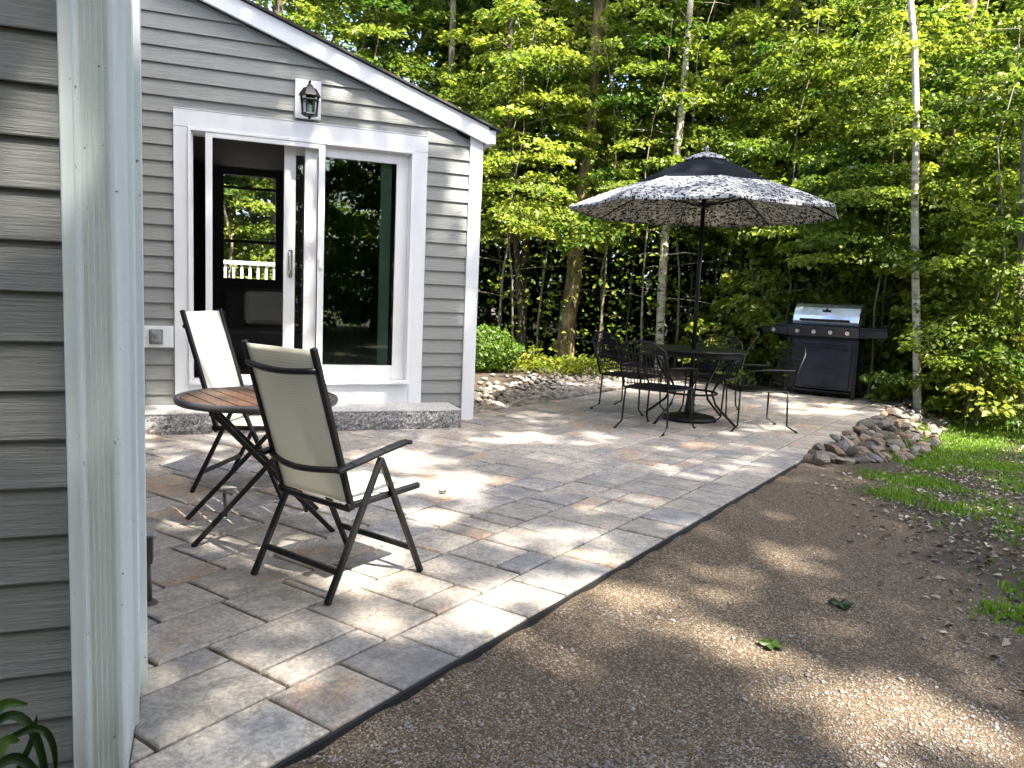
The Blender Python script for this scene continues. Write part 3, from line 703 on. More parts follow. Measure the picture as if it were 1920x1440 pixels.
# ------------------------------------------------------------------ sling chairs
def make_sling_chair(label, loc, fwd):
    rz = math.atan2(fwd[1], fwd[0])
    c = thing('sling_chair', label, 'chair', loc, rz, 'folding sling chairs at the small round table')
    W_ = .392
    # local: x forward, y left; origin at rear-left foot, right side at y=-W_
    def part(name, mb, mat, **k): return mk(name, mb, mat, c, world=False, **k)
    TOP, BOT = (-.052, .895), (.122, .335)
    def bp(z, y, off=0.0):
        u = (z - BOT[1]) / (TOP[1] - BOT[1]); return (BOT[0] + (TOP[0] - BOT[0]) * u - off, y, z)
    for y in (0.0, -W_):
        part('back_post', MB().bar(bp(.32, y), bp(.915, y), .024, .022), M['black'], bevel=.006)
        part('seat_rail', MB().bar((.10, y, .333), (.475, y, .352), .022, .024), M['black'], bevel=.005)
        yo = y + (.021 if y == 0 else -.021)
        part('leg', MB().bar((.0, yo, 0.0), (.247, yo, .497), .024, .020, (1, 0, 0)), M['black'], bevel=.005)
        part('leg', MB().bar((.478, yo, 0.0), (.244, yo, .497), .024, .020, (1, 0, 0)), M['black'], bevel=.005)
        ar = MB(); p = [(.03, yo, .478), (.1, yo, .490), (.25, yo, .520), (.37, yo, .542), (.395, yo, .540)]
        for a, b_ in zip(p[:-1], p[1:]): ar.bar(a, b_, .038, .018)
        part('armrest', ar, M['black'], bevel=.006)
    def bow(z, depth=.03, w_=.020):
        n = 10; q = []
        for i in range(n + 1):
            u = i / n; q.append(np.array(bp(z - .012 * math.sin(PI * u), -W_ * u, depth * math.sin(PI * u) + .012)))
        mb = MB(); mb.tube(q, w_ / 2, 8); return mb
    part('back_bar', bow(.835, .022, .024), M['black'], smooth=True); part('back_bar', bow(.475, .045, .024), M['black'], smooth=True)
    part('cross_bar', MB().bar((.052, 0.02, .106), (.052, -W_ - .02, .106), .018, .022), M['black'], bevel=.004)
    part('cross_bar', MB().bar((.432, 0.02, .106), (.432, -W_ - .02, .106), .018, .022), M['black'], bevel=.004)
    part('seat_bar', MB().tube([(.115, 0, .322), (.115, -W_, .322)], .011, 8), M['black']); part('seat_bar', MB().tube([(.468, 0, .347), (.468, -W_, .347)], .011, 8), M['black'])
    def cloth(fn, nu, nv):
        mb = MB(); vs = [fn(i / nu, j / nv) for j in range(nv + 1) for i in range(nu + 1)]
        return mb.add(vs, [(j * (nu + 1) + i, j * (nu + 1) + i + 1, (j + 1) * (nu + 1) + i + 1, (j + 1) * (nu + 1) + i) for j in range(nv) for i in range(nu)])
    ins = .012
    part('back_fabric', cloth(lambda u, v: tuple(np.array(bp(.345 + .56 * v, -ins - (W_ - 2 * ins) * u)) + np.array([-.004 - .016 * math.sin(PI * u) * math.sin(PI * min(1, v * 1.05)), 0, 0])), 14, 24), M['sling'], smooth=True, solid=.003)
    part('seat_fabric', cloth(lambda u, v: (.125 + .343 * v, -ins - (W_ - 2 * ins) * u, .342 + .018 * v - .018 * math.sin(PI * u) * math.sin(PI * v)), 14, 14), M['sling'], smooth=True, solid=.003)
    return c
RLc = onz(475, 1078); 
make_sling_chair('beige folding sling chair with its back turned, nearest on the pavers', RLc - np.array([-.53, .848, 0]) * .021, (.848, .530))
c2 = make_sling_chair('folding sling chair facing out from behind the small round slatted table', (0, 0, 0), (.89, -.456))
f2 = np.array([.89, -.456]); lat2 = np.array([f2[1], -f2[0]])
RRf = onz(362, 922); p = RRf[:2] - lat2 * .42; c2.location = (p[0], p[1], 0); c2.scale = (1.05, 1.05, 1.06)

# ------------------------------------------------------------------ bistro table
TC = np.array([.205, 3.72]); TR, TZ = .355, .612
bt = thing('bistro_table', 'small round folding table with brown slats and a black rim', 'table', (*TC, 0))
rim = MB(); rim.lathe([(TR - .022, TZ - .028), (TR, TZ - .028), (TR + .004, TZ - .012), (TR, TZ), (TR - .012, TZ + .002), (TR - .022, TZ - .004), (TR - .022, TZ - .028)], 64, (*TC, 0))
mk('rim', rim, M['rim'], bt, smooth=True)
ang = math.radians(-72); sdv = np.array([math.cos(ang), math.sin(ang)]); snv = np.array([-sdv[1], sdv[0]])
nsl = 9; pitch_ = 2 * (TR - .022) / nsl
for k in range(nsl):
    a0 = -TR + .022 + k * pitch_ + .003; a1 = a0 + pitch_ - .007; R_ = TR - .024; poly = []
    nseg = 5
    e = [a0 + (a1 - a0) * i / nseg for i in range(nseg + 1)]
    for a in e: poly.append(TC + snv * a + sdv * math.sqrt(max(0, R_ ** 2 - a * a)))
    for a in reversed(e): poly.append(TC + snv * a - sdv * math.sqrt(max(0, R_ ** 2 - a * a)))
    b = MB(); b.prism([poly[i] for i in range(len(poly))], 2, TZ - .016, TZ - .001); mk('slat', b, M['slat'], bt)
for (l0, r0, oy) in ((onz(361, 1027), onz(625, 996), .0), (onz(350, 975), onz(595, 954), .0)):
    ymid = (l0[1] + r0[1]) / 2
    tl, tr_ = np.array([l0[0] + .07, ymid, TZ - .03]), np.array([r0[0] - .07, ymid, TZ - .03])
    off = np.array([0, .011, 0])
    mk('leg', MB().bar(l0 + off, tr_ + off, .022, .014, (0, 1, 0)), M['black'], bt, bevel=.003)
    mk('leg', MB().bar(r0 - off, tl - off, .022, .014, (0, 1, 0)), M['black'], bt, bevel=.003)
    mk('rail', MB().bar((tl[0] - .02, ymid, TZ - .022), (tr_[0] + .02, ymid, TZ - .022), .016, .012), M['black'], bt)
for x, z_ in ((.0, TZ - .05), (.42, TZ - .05), (.06, .12), (.4, .12)):
    mk('cross_bar', MB().bar((x, 3.5, z_), (x, 3.92, z_), .014), M['black'], bt)

# ------------------------------------------------------------------ dining group
UC = np.array([4.30, 6.30])
dt = thing('dining_table', 'round black wrought iron dining table under the patterned umbrella', 'table', (*UC, 0))
b = MB(); b.lathe([(.0, .668), (.50, .668), (.512, .672), (.515, .68), (.512, .688), (.50, .69), (.03, .684), (.0, .684)], 48, (*UC, 0)); mk('tabletop', b, M['iron'], dt, smooth=True)
b = MB(); b.lathe([(.46, .625), (.47, .625), (.47, .667), (.46, .667), (.46, .625)], 40, (*UC, 0)); mk('apron_ring', b, M['iron'], dt)
for k in range(4):
    a = math.radians(20 + 90 * k); d = np.array([math.cos(a), math.sin(a)])
    prof = [(.46, .64), (.40, .5), (.28, .36), (.24, .28), (.29, .18), (.42, .08), (.52, .01)]
    pts = [(*(UC + d * r), z_) for r, z_ in prof]
    b = MB(); b.tube(pts, .012, 8); b.lathe([(0, .006), (.02, .004), (.022, 0), (0, 0)], 10, (*(UC + d * .525), .002))
    mk('leg', b, M['iron'], dt, smooth=True)
b = MB(); b.lathe([(.245, .26), (.255, .26), (.255, .28), (.245, .28), (.245, .26)], 30, (*UC, 0)); mk('stretcher_ring', b, M['iron'], dt)

um = thing('patio_umbrella', 'patio umbrella with a black band and black and white leaf print', 'umbrella', (*UC, 0))
b = MB(); b.tube([(*UC, .05), (*UC, 2.5)], .02, 14); mk('pole', b, M['black'], um, smooth=True)
b = MB(); b.lathe([(0, .002), (.24, .002), (.255, .015), (.24, .04), (.15, .06), (.05, .075), (.035, .2), (.03, .3), (.0, .3)], 32, (*UC, 0)); mk('base', b, M['iron'], um, smooth=True)
def octa(prof, sag=0.0, nsub=6, inner=None):
    mb = MB(); n = 8 * nsub; vs = []
    for r, z_ in prof:
        for j in range(n):
            k = j / nsub; a0 = math.floor(k); f = k - a0; A0 = (a0 + .5) * PI / 4; A1 = A0 + PI / 4
            x = (math.cos(A0) * (1 - f) + math.cos(A1) * f) * r; y = (math.sin(A0) * (1 - f) + math.sin(A1) * f) * r
            vs.append((UC[0] + x, UC[1] + y, z_ - sag * r * math.sin(PI * f)))
    fs = [(i * n + j, i * n + (j + 1) % n, (i + 1) * n + (j + 1) % n, (i + 1) * n + j) for i in range(len(prof) - 1) for j in range(n)]
    return mb.add(vs, fs)
mk('canopy', octa([(.63, 2.214), (.80, 2.155), (.97, 2.092), (1.12, 2.03), (1.25, 1.972), (1.252, 1.952)], .012), M['print'], um, solid=.002)
mk('canopy_band', octa([(.10, 2.452), (.2, 2.425), (.35, 2.36), (.5, 2.283), (.632, 2.216)], .008), M['navy'], um, solid=.002)
mk('canopy_vent', octa([(.004, 2.515), (.08, 2.50), (.16, 2.468), (.205, 2.444), (.207, 2.434)], .004), M['print'], um, solid=.002)
b = MB(); b.lathe([(0, 2.57), (.016, 2.56), (.02, 2.545), (.012, 2.53), (.024, 2.52), (.0, 2.51)], 12, (*UC, 0)); mk('finial', b, M['print'], um, smooth=True)
b = MB(); b.lathe([(.021, 2.0), (.06, 2.01), (.06, 2.05), (.021, 2.06)], 16, (*UC, 0)); mk('hub', b, M['black'], um)
for k in range(8):
    a = (k + .5) * PI / 4; d = np.array([math.cos(a), math.sin(a)])
    pr = [(.05, 2.45), (.2, 2.408), (.5, 2.266), (.63, 2.199), (.97, 2.078), (1.235, 1.962)]
    b = MB(); 
    for (r0, z0), (r1, z1) in zip(pr[:-1], pr[1:]): b.bar((*(UC + d * r0), z0), (*(UC + d * r1), z1), .012, .012)
    rbk = mk('rib', b, M['black'], um)
    b = MB(); b.bar((*(UC + d * .055), 2.03), (*(UC + d * .66), 2.165), .01, .01); mk('strut', b, M['black'], um)

def iron_chair(label, c, f):
    rz = math.atan2(f[1], f[0])
    o = thing('iron_chair', label, 'chair', (c[0], c[1], 0), rz, 'black wrought iron chairs round the dining table')
    def part(name, mb, **k): return mk(name, mb, M['iron'], o, world=False, **k)
    hw, hd_ = .235, .235; zs = .365
    sring = [(hd_, -hw * .9), (hd_ + .02, 0), (hd_, hw * .9), (0, hw), (-hd_, hw * .85), (-hd_ - .01, 0), (-hd_, -hw * .85), (0, -hw)]
    b = MB(); b.tube([(*p_, zs) for p_ in sring + sring[:1]], .009, 8); part('seat_frame', b, smooth=True)
    b = MB(); n = 17
    for i in range(n):
        u = -.93 + 1.86 * i / (n - 1)
        b.bar((-hd_, hw * .9 * u, zs - .004), (hd_, hw * .93 * u, zs - .004), .009, .003)
        b.bar((hd_ * u, -hw * .93, zs - .001), (hd_ * u, hw * .93, zs - .001), .009, .003)
    part('seat_mesh', b)
    for y in (-1, 1):
        for x, fx in ((hd_ * .95, .285), (-hd_ * .9, -.31)):
            b = MB(); b.tube([(x, y * hw * .88, zs), (x * 1.02, y * hw * .92, .2), (x * 1.04, y * hw * .95, .06), (fx, y * hw * 1.0, .008)], .0085, 8)
            b.lathe([(0, .01), (.016, .006), (.018, 0), (0, 0)], 10, (fx, y * hw, .001)); part('leg', b, smooth=True)
        b = MB(); b.tube([(hd_ * .9, y * hw * .9, zs), (hd_ * .95, y * hw * 1.12, .47), (hd_ * .75, y * hw * 1.16, .545), (0, y * hw * 1.16, .56), (-hd_ * 1.05, y * hw * 1.02, .56)], .009, 8); part('armrest', b, smooth=True)
    back = [(-hd_, -hw * .9, zs), (-hd_ - .05, -hw * .98, .56), (-hd_ - .1, -hw * .95, .70), (-hd_ - .125, -hw * .6, .765), (-hd_ - .13, 0, .785), (-hd_ - .125, hw * .6, .765), (-hd_ - .1, hw * .95, .70), (-hd_ - .05, hw * .98, .56), (-hd_, hw * .9, zs)]
    b = MB(); b.tube(back, .01, 8); part('back_frame', b, smooth=True)
    b = MB()
    for i in range(13):
        u = -.85 + 1.7 * i / 12; zt = .775 - .06 * abs(u) ** 2.2; xt = -hd_ - .05 - (zt - .56) / .22 * .08
        b.bar((-hd_ - .012, hw * u, .40), (-hd_ - .05, hw * u, .56), .008, .003); b.bar((-hd_ - .05, hw * u, .56), (xt, hw * u * .97, zt), .008, .003)
    for i in range(9):
        z_ = .41 + i * .038; x_ = -hd_ - .01 - (z_ - .40) * .25 if z_ < .56 else -hd_ - .05 - (z_ - .56) * .35
        b.bar((x_ + .003, -hw * .92, z_), (x_ + .003, hw * .92, z_), .003, .008)
    part('back_mesh', b)
    return o
iron_chair('black iron chair on the right of the umbrella table, back leaning toward the grill', (4.66, 5.80), (-.93, .28))
iron_chair('black iron chair at the left front of the umbrella table, nearest the house', (3.70, 5.92), (.86, .5))
iron_chair('black iron chair on the far left of the umbrella table beside the stone bed', (4.0, 6.93), (.5, -.85))
iron_chair('black iron chair behind the umbrella table, in front of the pale birch', (4.9, 6.82), (-.75, -.66))

# ------------------------------------------------------------------ grill
GC = np.array([7.40, 7.90]); gf = -PA; gw = -PB     # out of the front, to its left/right
gr = thing('gas_grill', 'black gas grill with a closed stainless lid at the far patio corner', 'grill', (*GC, 0))
def G(u, v, z_): # u along width (image right), v toward the front
    q = GC + gw * u + gf * v; return (q[0], q[1], z_)
def gbox(u0, v0, z0, u1, v1, z1, mb=None):
    mb = mb or MB()
    return mb.add([G(u, v, z_) for z_ in (z0, z1) for v in (v0, v1) for u in (u0, u1)], [(0, 1, 3, 2), (4, 6, 7, 5), (0, 4, 5, 1), (2, 3, 7, 6), (0, 2, 6, 4), (1, 5, 7, 3)])
mk('cabinet', gbox(-.40, -.22, .10, .40, .19, .74), M['grill'], gr, bevel=.006)
mk('cart_door', gbox(-.36, .191, .13, .35, .21, .70), M['grill'], gr, bevel=.006)
b = MB(); b.bar(G(-.3, .235, .64), G(.3, .235, .64), .014); b.bar(G(-.28, .21, .64), G(-.28, .24, .64), .01); b.bar(G(.28, .21, .64), G(.28, .24, .64), .01); mk('door_handle', b, M['grill'], gr)
for u in (-.41, .41):
    for v in (-.2, .2): mk('leg', gbox(u - .022, v - .022, .03, u + .022, v + .022, .74), M['black'], gr, bevel=.003)
for u in (-.41, .41):
    for v in (-.2, .2): mk('wheel', MB().tube([G(u - .018, v, .028), G(u + .018, v, .028)], .027, 14), M['black'], gr)
mk('bottom_shelf', gbox(-.388, -.18, .06, .388, .18, .085), M['black'], gr)
mk('firebox', gbox(-.42, -.24, .742, .42, .19, .905), M['black'], gr, bevel=.008)
# control panel sloping face
b = MB(); b.add([G(u, v, z_) for u in (-.43, .43) for v, z_ in ((.192, .76), (.245, .77), (.285, .895), (.192, .9))], [(0, 1, 2, 3), (7, 6, 5, 4), (0, 4, 5, 1), (1, 5, 6, 2), (2, 6, 7, 3), (3, 7, 4, 0)]); mk('control_panel', b, M['grill'], gr, bevel=.004)
for u in (-.3, -.1, .1, .3):
    mk('knob', MB().tube([G(u, .262, .835), G(u, .305, .825)], .026, 14), M['chrome'], gr)
for sgn in (-1, 1):
    u0, u1 = (-.74, -.434) if sgn < 0 else (.434, .75)
    mk('side_shelf', gbox(u0, -.22, .868, u1, .27, .905), M['black'], gr, bevel=.008)
    b = MB(); uu = (u0, u1); zo = .79 if sgn < 0 else .80
    zz = (.79, .775) if sgn < 0 else (.775, .79)
    b.add([G(u, v, z_) for u, zl in zip(uu, zz) for v, z_ in ((.235, zl), (.262, zl), (.272, .866), (.235, .866))], [(0, 1, 2, 3), (7, 6, 5, 4), (0, 4, 5, 1), (1, 5, 6, 2), (2, 6, 7, 3), (3, 7, 4, 0)]); mk('shelf_front', b, M['grill'], gr, bevel=.003)
mk('knob', MB().tube([G(-.60, .266, .828), G(-.60, .305, .825)], .026, 14), M['chrome'], gr)
# lid: rounded profile with end caps
prof = [(.17, .908), (.185, .95), (.16, 1.03), (.09, 1.13), (.03, 1.17), (-.08, 1.185), (-.2, 1.15), (-.235, 1.05), (-.235, .908)]
b = MB(); n = len(prof); b.add([G(u, v, z_) for u in (-.40, .40) for v, z_ in prof], [tuple(range(n)), tuple(reversed(range(n, 2 * n)))] + [(i, i + n, (i + 1) % n + n, (i + 1) % n) for i in range(n)])
ld = mk('lid', b, M['steel'], gr, bevel=.01)
b = MB(); b.tube([G(-.3, .225, .975), G(.3, .225, .975)], .014, 10); b.bar(G(-.28, .18, .965), G(-.28, .225, .975), .016); b.bar(G(.28, .18, .965), G(.28, .225, .975), .016); mk('lid_handle', b, M['black'], gr, smooth=True)
b = MB(); q0 = np.array(G(-.05, .130, 1.085)); b.add([G(u, v, z_) for u in (-.05, .05) for v, z_ in ((.128, 1.085), (.1345, 1.085), (.1205, 1.105), (.114, 1.105))], [(0, 1, 2, 3), (7, 6, 5, 4), (0, 4, 5, 1), (1, 5, 6, 2), (2, 6, 7, 3)]); mk('emblem', b, M['black'], gr)
b = MB(); b.tube([G(0, .1255, 1.112), G(0, .1285, 1.113)], .014, 12); mk('emblem', b, M['black'], gr)

# ------------------------------------------------------------------ rocks, gravel bed
def rock_mesh(name, seed, r=(1, 1, 1)):
    rr = random.Random(seed); import bmesh
    bm = bmesh.new(); bmesh.ops.create_icosphere(bm, subdivisions=2, radius=1)
    pl = [(unit([rr.gauss(0, 1) for _ in range(3)]), rr.uniform(.45, .85)) for _ in range(11)]
    for v in bm.verts:
        c = np.array(v.co)
        for nn, dd in pl:
            k = c @ nn
            if k > dd: c = c - nn * (k - dd) * .92
        c = c * (1 + rr.gauss(0, .03)); v.co = Vector(c)
    me = bpy.data.meshes.new(name); bm.to_mesh(me); bm.free(); me.materials.append(M['rock']); return me
rock_me = [rock_mesh('rock', 40 + i) for i in range(7)]
rr = random.Random(3)
RG = 'fieldstones piled along the patio edge'
def rock(x, y, z_, sx, sy, sz, label):
    o = bpy.data.objects.new('rock', rr.choice(rock_me)); COL.objects.link(o); o.location = (x, y, z_); o.scale = (sx, sy, sz)
    o.rotation_euler = (rr.gauss(0, .35), rr.gauss(0, .35), rr.random() * 6.28); tag(o, label, 'rock', RG); return o
placed = []
for k in range(2500):
    s_ = 4.75 + (S_END + .55 - 4.75) * rr.random() ** .9; wd = .12 + .42 * min(1, (s_ - 4.6) / 1.8) ; t_ = -.03 - wd * rr.random()
    r_ = rr.uniform(.04, .085) * (1.15 if rr.random() < .25 else .9)
    x, y = st2xy(s_, t_)
    if all((x - a) ** 2 + (y - b_) ** 2 > (.52 * (r_ + c_)) ** 2 for a, b_, c_ in placed):
        placed.append((x, y, r_)); g0 = float(gz(x, y))
        rock(x, y, g0 + r_ * .3 + .03 * max(0, 1 + t_ / .35), r_ * rr.uniform(.9, 1.4), r_ * rr.uniform(.7, 1.0), r_ * rr.uniform(.5, .75), 'rough grey brown fieldstone in the low pile along the patio edge')
    if len(placed) >= 230: break
# river stones in the bed beside the house corner
sv = MB()
import bmesh as _bm
ico = _bm.new(); _bm.ops.create_icosphere(ico, subdivisions=1, radius=1); IV = np.array([v.co[:] for v in ico.verts]); IF = [tuple(v.index for v in f.verts) for f in ico.faces]; ico.free()
for k in range(2600):
    s_ = rr.uniform(3.9, 9.3); t_ = T_BED + .03 + abs(rr.gauss(0, .42))
    if t_ > T_BED + 1.5: continue
    x, y = st2xy(s_, t_)
    if x < 2.25: continue
    r_ = rr.uniform(.014, .042); q = IV * np.array([r_ * rr.uniform(.9, 1.5), r_, r_ * rr.uniform(.5, .8)]); a = rr.random() * 6.28
    q = q @ np.array([[math.cos(a), math.sin(a), 0], [-math.sin(a), math.cos(a), 0], [0, 0, 1]]); q = q * (1 + np.array([[rr.gauss(0, .08)] for _ in range(len(q))]))
    sv.add(q + np.array([x, y, float(gz(x, y)) + r_ * .3 + rr.random() * .02]), IF, rr.random())
kind(mk('gravel', sv, M['river'], smooth=True), 'stuff', 'pale river stones filling the bed between house corner and patio')

# ------------------------------------------------------------------ sun flecks: where the trees overhead let light through
# (pixel centre, half-axes in pixels) on the ground, turned into world ellipses
FLECK = [(850, 905, 115, 28), (800, 868, 80, 20), (975, 1005, 115, 28), (1080, 1035, 60, 14), (820, 965, 70, 22), (960, 822, 50, 11), (760, 850, 60, 16), (1105, 862, 45, 8), (900, 935, 45, 12), (1000, 868, 40, 7),
         (1430, 800, 70, 12), (1500, 770, 70, 10), (1365, 812, 40, 7), (1180, 768, 30, 5), (1560, 772, 60, 8), (1450, 758, 60, 6), (1230, 840, 30, 5), (1600, 758, 60, 6),
         (1235, 1120, 55, 24), (1340, 1185, 75, 22), (1215, 1160, 50, 14), (1430, 1215, 60, 22), (1530, 1260, 70, 22), (1630, 1310, 85, 40), (1740, 1350, 80, 30), (1850, 1390, 80, 30), (1650, 1400, 60, 26), (1380, 1095, 60, 8), (1560, 1190, 45, 14), (1770, 1200, 55, 22), (1650, 1130, 60, 10), (1460, 1150, 30, 10), (1900, 1440, 60, 20), (1760, 1420, 70, 22),
         (720, 1340, 40, 14),
         (1820, 800, 115, 16), (1760, 785, 60, 10), (1860, 862, 50, 6), (1880, 830, 60, 8),
         (955, 748, 45, 12), (920, 738, 40, 10), (700, 1110, 30, 6), (380, 1290, 30, 8)]
TG = []
THIN = [(500, 1290, 260, 170, .22), (1000, 1150, 200, 90, .22), (760, 1370, 200, 80, .2), (1150, 900, 260, 60, .15)]
for px, py, rx, ry, kk in [(*f, 1.0) for f in FLECK] + THIN:
    if kk == 1 and not (px > 1150 and py > 1080): kk = .9
    if kk == 1 and px > 1150 and py > 1080: rx, ry = rx * 1.35, ry * 1.4
    c = onz(px, py); jx = (onz(px + rx, py) - c)[:2]; jy = (onz(px, py + ry) - c)[:2]
    TG.append((c[:2], np.linalg.inv(np.stack([jx, jy], 1)), kk))
# round flecks on upright or raised things: (point, radius, chance)
SPOT = []
def spot(px, py, y=None, z=None, r=.12, p=1.0, dist=None):
    d = ray(px, py); t_ = (y / d[1]) if y is not None else ((z - CAMH) / d[2]); SPOT.append((CC + d * t_, r, p))
for px, py in ((50, 670), (30, 720), (20, 690), (60, 290), (45, 800), (25, 310)): spot(px, py, y=NY, r=.035)
for px, py in ((130, 340), (142, 1000), (138, 720)): spot(px, py, y=NY, r=.028)
for px, py, r in ((480, 80, .06), (770, 180, .10), (830, 215, .10), (620, 80, .08), (890, 330, .14), (885, 400, .1), (880, 600, .08), (300, 760, .1), (700, 735, .12), (620, 730, .1), (345, 600, .07), (830, 400, .05)): spot(px, py, y=HY, r=r)
for px, py in ((560, 760), (530, 700), (600, 820), (520, 670)): spot(px, py, y=2.95, r=.13, p=.45)
for px, py, z_, r in ((690, 905, .35, .16), (740, 890, .35, .1), (660, 920, .35, .1), (480, 800, .35, .14)): spot(px, py, z=z_, r=r)
for px, py in ((390, 610), (400, 660), (415, 700), (375, 600)): spot(px, py, y=4.55, r=.13)
for px, py in ((400, 745), (470, 735), (560, 750)): spot(px, py, z=TZ, r=.10, p=.6)
for px, py in ((1230, 350), (1180, 390)): spot(px, py, y=6.0, r=.06)
spot(1550, 590, y=8.0, r=.35); spot(1520, 620, y=7.9, r=.3)

def sunlit(P):
    """chance that a leaf at P is missing because the photograph shows light where its shade would fall"""
    g = P[:, :2] - SUN[:2] * (P[:, 2] / SUN[2])[:, None]
    pr = np.zeros(len(P))
    for c, J, kk in TG:
        q = (g - c) @ J.T; pr = np.maximum(pr, kk * np.clip(1.75 - 1.2 * (q ** 2).sum(1), 0, 1))
    for c, r, k in SPOT:
        d = P - c; al = d @ SUN; e = np.linalg.norm(d - al[:, None] * SUN, axis=1); pr = np.maximum(pr, k * np.clip(2.0 - e / r, 0, 1) * (al > 0))
    edge = 9.35 + .35 * np.sin(g[:, 0] * 1.7) + .2 * np.sin(g[:, 0] * 4.1)
    pr = np.maximum(pr, (g[:, 1] > edge) * 1.0)
    sq = xy2st(g[:, 0] + .312, g[:, 1] - 1.25)[0]; pr = np.maximum(pr, (sq > 9.5 + .2 * np.sin(g[:, 1] * 3)) * 1.0)
    tq = xy2st(g[:, 0] + .312, g[:, 1] - 1.25)[1]; pr = np.maximum(pr, ((tq < -1.1) & (sq > 7.4)) * 1.0)
    pr = np.maximum(pr, ((g[:, 0] > 8.6) & (g[:, 1] > 6.4)) * 1.0)
    return pr

# tall trees behind and beside the viewer, whose crowns shade the patio
def shade_tree(label, x, y, box, n_b, seed):
    o = thing('tall_maple', label, 'tree', (x, y, float(gz(x, y))))
    cx, cy = (box[0] + box[1]) / 2, (box[2] + box[3]) / 2
    b = MB(); top = np.array([cx + SUN[0] / SUN[2] * 6.5, cy + SUN[1] / SUN[2] * 6.5, 15.5])
    b.tube([(x, y, -.2), (x + .05, y, 2), (x * .6 + top[0] * .4, y * .6 + top[1] * .4, 8), top], [.3, .22, .17, .05], 12)
    parts = []
    for k in range(n_b):
        bz = rng.uniform(12, 17); bx, by = rng.uniform(box[0], box[1]) + SUN[0] / SUN[2] * (bz - 8), rng.uniform(box[2], box[3]) + SUN[1] / SUN[2] * (bz - 8)
        L = rng.uniform(1.2, 2.1); parts.append(bough((bx, by, bz), rng.uniform(0, 2 * PI), L, 115, .17, .05, .2, .5, .45))
        if k % 14 == 0:
            hub = np.array([x * .4 + top[0] * .6, y * .4 + top[1] * .6, 9.5 + (k % 3) * 1.5])
            b.tube([hub, (hub + np.array([bx, by, bz])) / 2 + np.array([0, 0, .5]), (bx, by, bz)], [.06, .035, .012], 6)
    arr = cat(parts); keep = rng.random(len(arr[0])) > sunlit(arr[0] + arr[1] * 0); arr = [a[keep] for a in arr]
    V, F, A = leaf_arrays(*arr)
    mk('trunk', b, M['bark_grey'], o, smooth=True)
    me = fast_mesh('crown', V - np.array(o.location), F, M['leaf'], A); link('crown', me, o)
BX = [(-4.2, 2.2, -6.5, -1.2), (2.2, 7.0, -6.5, -1.2), (7.0, 11.6, -6.5, 1.3), (-4.2, 3.0, -1.2, 4.3), (3.0, 10.0, -1.2, 4.3)]
LB = ['tall maple behind the viewer whose crown shades the near drive', 'tall maple beyond the drive whose crown shades the rock pile', 'tall maple at the far right whose crown shades the lawn', 'tall maple left of the viewer whose crown shades the sling chairs', 'tall maple right of the viewer whose crown shades the umbrella']
TP = [(-.8, -8.6), (4.6, -9.2), (10.6, -7.5), (-3.2, -4.4), (7.4, -4.6)]
for i in range(5):
    a = (BX[i][1] - BX[i][0]) * (BX[i][3] - BX[i][2]); shade_tree(LB[i], *TP[i], BX[i], int(a * 4.2), i)

# ------------------------------------------------------------------ the wood behind the patio
def crown_mesh(name, zs, nb, Lr, leaf, nl, mat, lean=0.0, tilt=.6, taper=True):
    parts = []; z0, z1 = zs
    for k in range(nb):
        u = (k + rng.random()) / nb; z_ = z0 + (z1 - z0) * u; L = rng.uniform(*Lr) * ((1.1 - .6 * u) if taper else 1.0)
        az_ = k * 2.4 + rng.normal(0, .5); r0 = rng.uniform(0, .25)
        parts.append(bough((math.cos(az_) * r0, math.sin(az_) * r0, z_), az_, L, int(nl * (L / Lr[1]) ** 1.3) + 12, leaf, rng.uniform(.0, .3), rng.uniform(.15, .4), .42, tilt))
    V, F, A = leaf_arrays(*cat(parts)); return fast_mesh(name, V, F, mat, A)
def stem_mesh(name, h, r, mat, seed, nb=10, z0=1.0):
    rr_ = random.Random(seed); b = MB(); n = 7; pts = [(rr_.gauss(0, .05) * i * .6, rr_.gauss(0, .05) * i * .6, h * i / n - .15) for i in range(n + 1)]
    b.tube(pts, [r * (1 - .8 * i / n) for i in range(n + 1)], 8)
    for k in range(nb):
        z_ = z0 + (h - z0) * (k + .5) / nb; az_ = k * 2.4; L = rr_.uniform(.5, 1.1); d = np.array([math.cos(az_), math.sin(az_), .15])
        i = min(n - 1, int((z_ + .15) / h * n)); base = np.array([pts[i][0], pts[i][1], z_]); b.tube([base, base + d * L * .6, base + d * L + np.array([0, 0, -.04])], [r * .3, r * .2, r * .08], 5)
    me = bpy.data.meshes.new(name); me.from_pydata(b.v, [], b.f); me.update(); me.polygons.foreach_set('use_smooth', [True] * len(me.polygons)); me.materials.append(mat); return me
LOWC = [crown_mesh('crown', (.35, 5.6), 60, (.9, 1.7), .078, 290, M['leaf'], tilt=.62) for _ in range(3)]
HIGHC = [crown_mesh('crown', (2.3, 6.4), 56, (1.0, 1.9), .078, 290, M['leaf'], tilt=.62) for _ in range(3)]
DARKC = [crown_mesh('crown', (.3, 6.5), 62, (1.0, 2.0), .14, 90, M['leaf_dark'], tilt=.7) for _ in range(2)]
YELC = [crown_mesh('crown', (.3, 1.7), 26, (.4, .85), .085, 70, M['leaf_yellow'], tilt=.6) for _ in range(2)]
TOPC = [crown_mesh('crown', (0, 4.5), 60, (1.6, 2.9), .2, 110, M['leaf'], tilt=.5, taper=False) for _ in range(2)]
STEM = [stem_mesh('trunk', 6.2, .024, M['bark_grey'], 3 + i) for i in range(3)]
SMALL = [stem_mesh('trunk', 1.7, .014, M['bark_grey'], 9, 6, .4)]
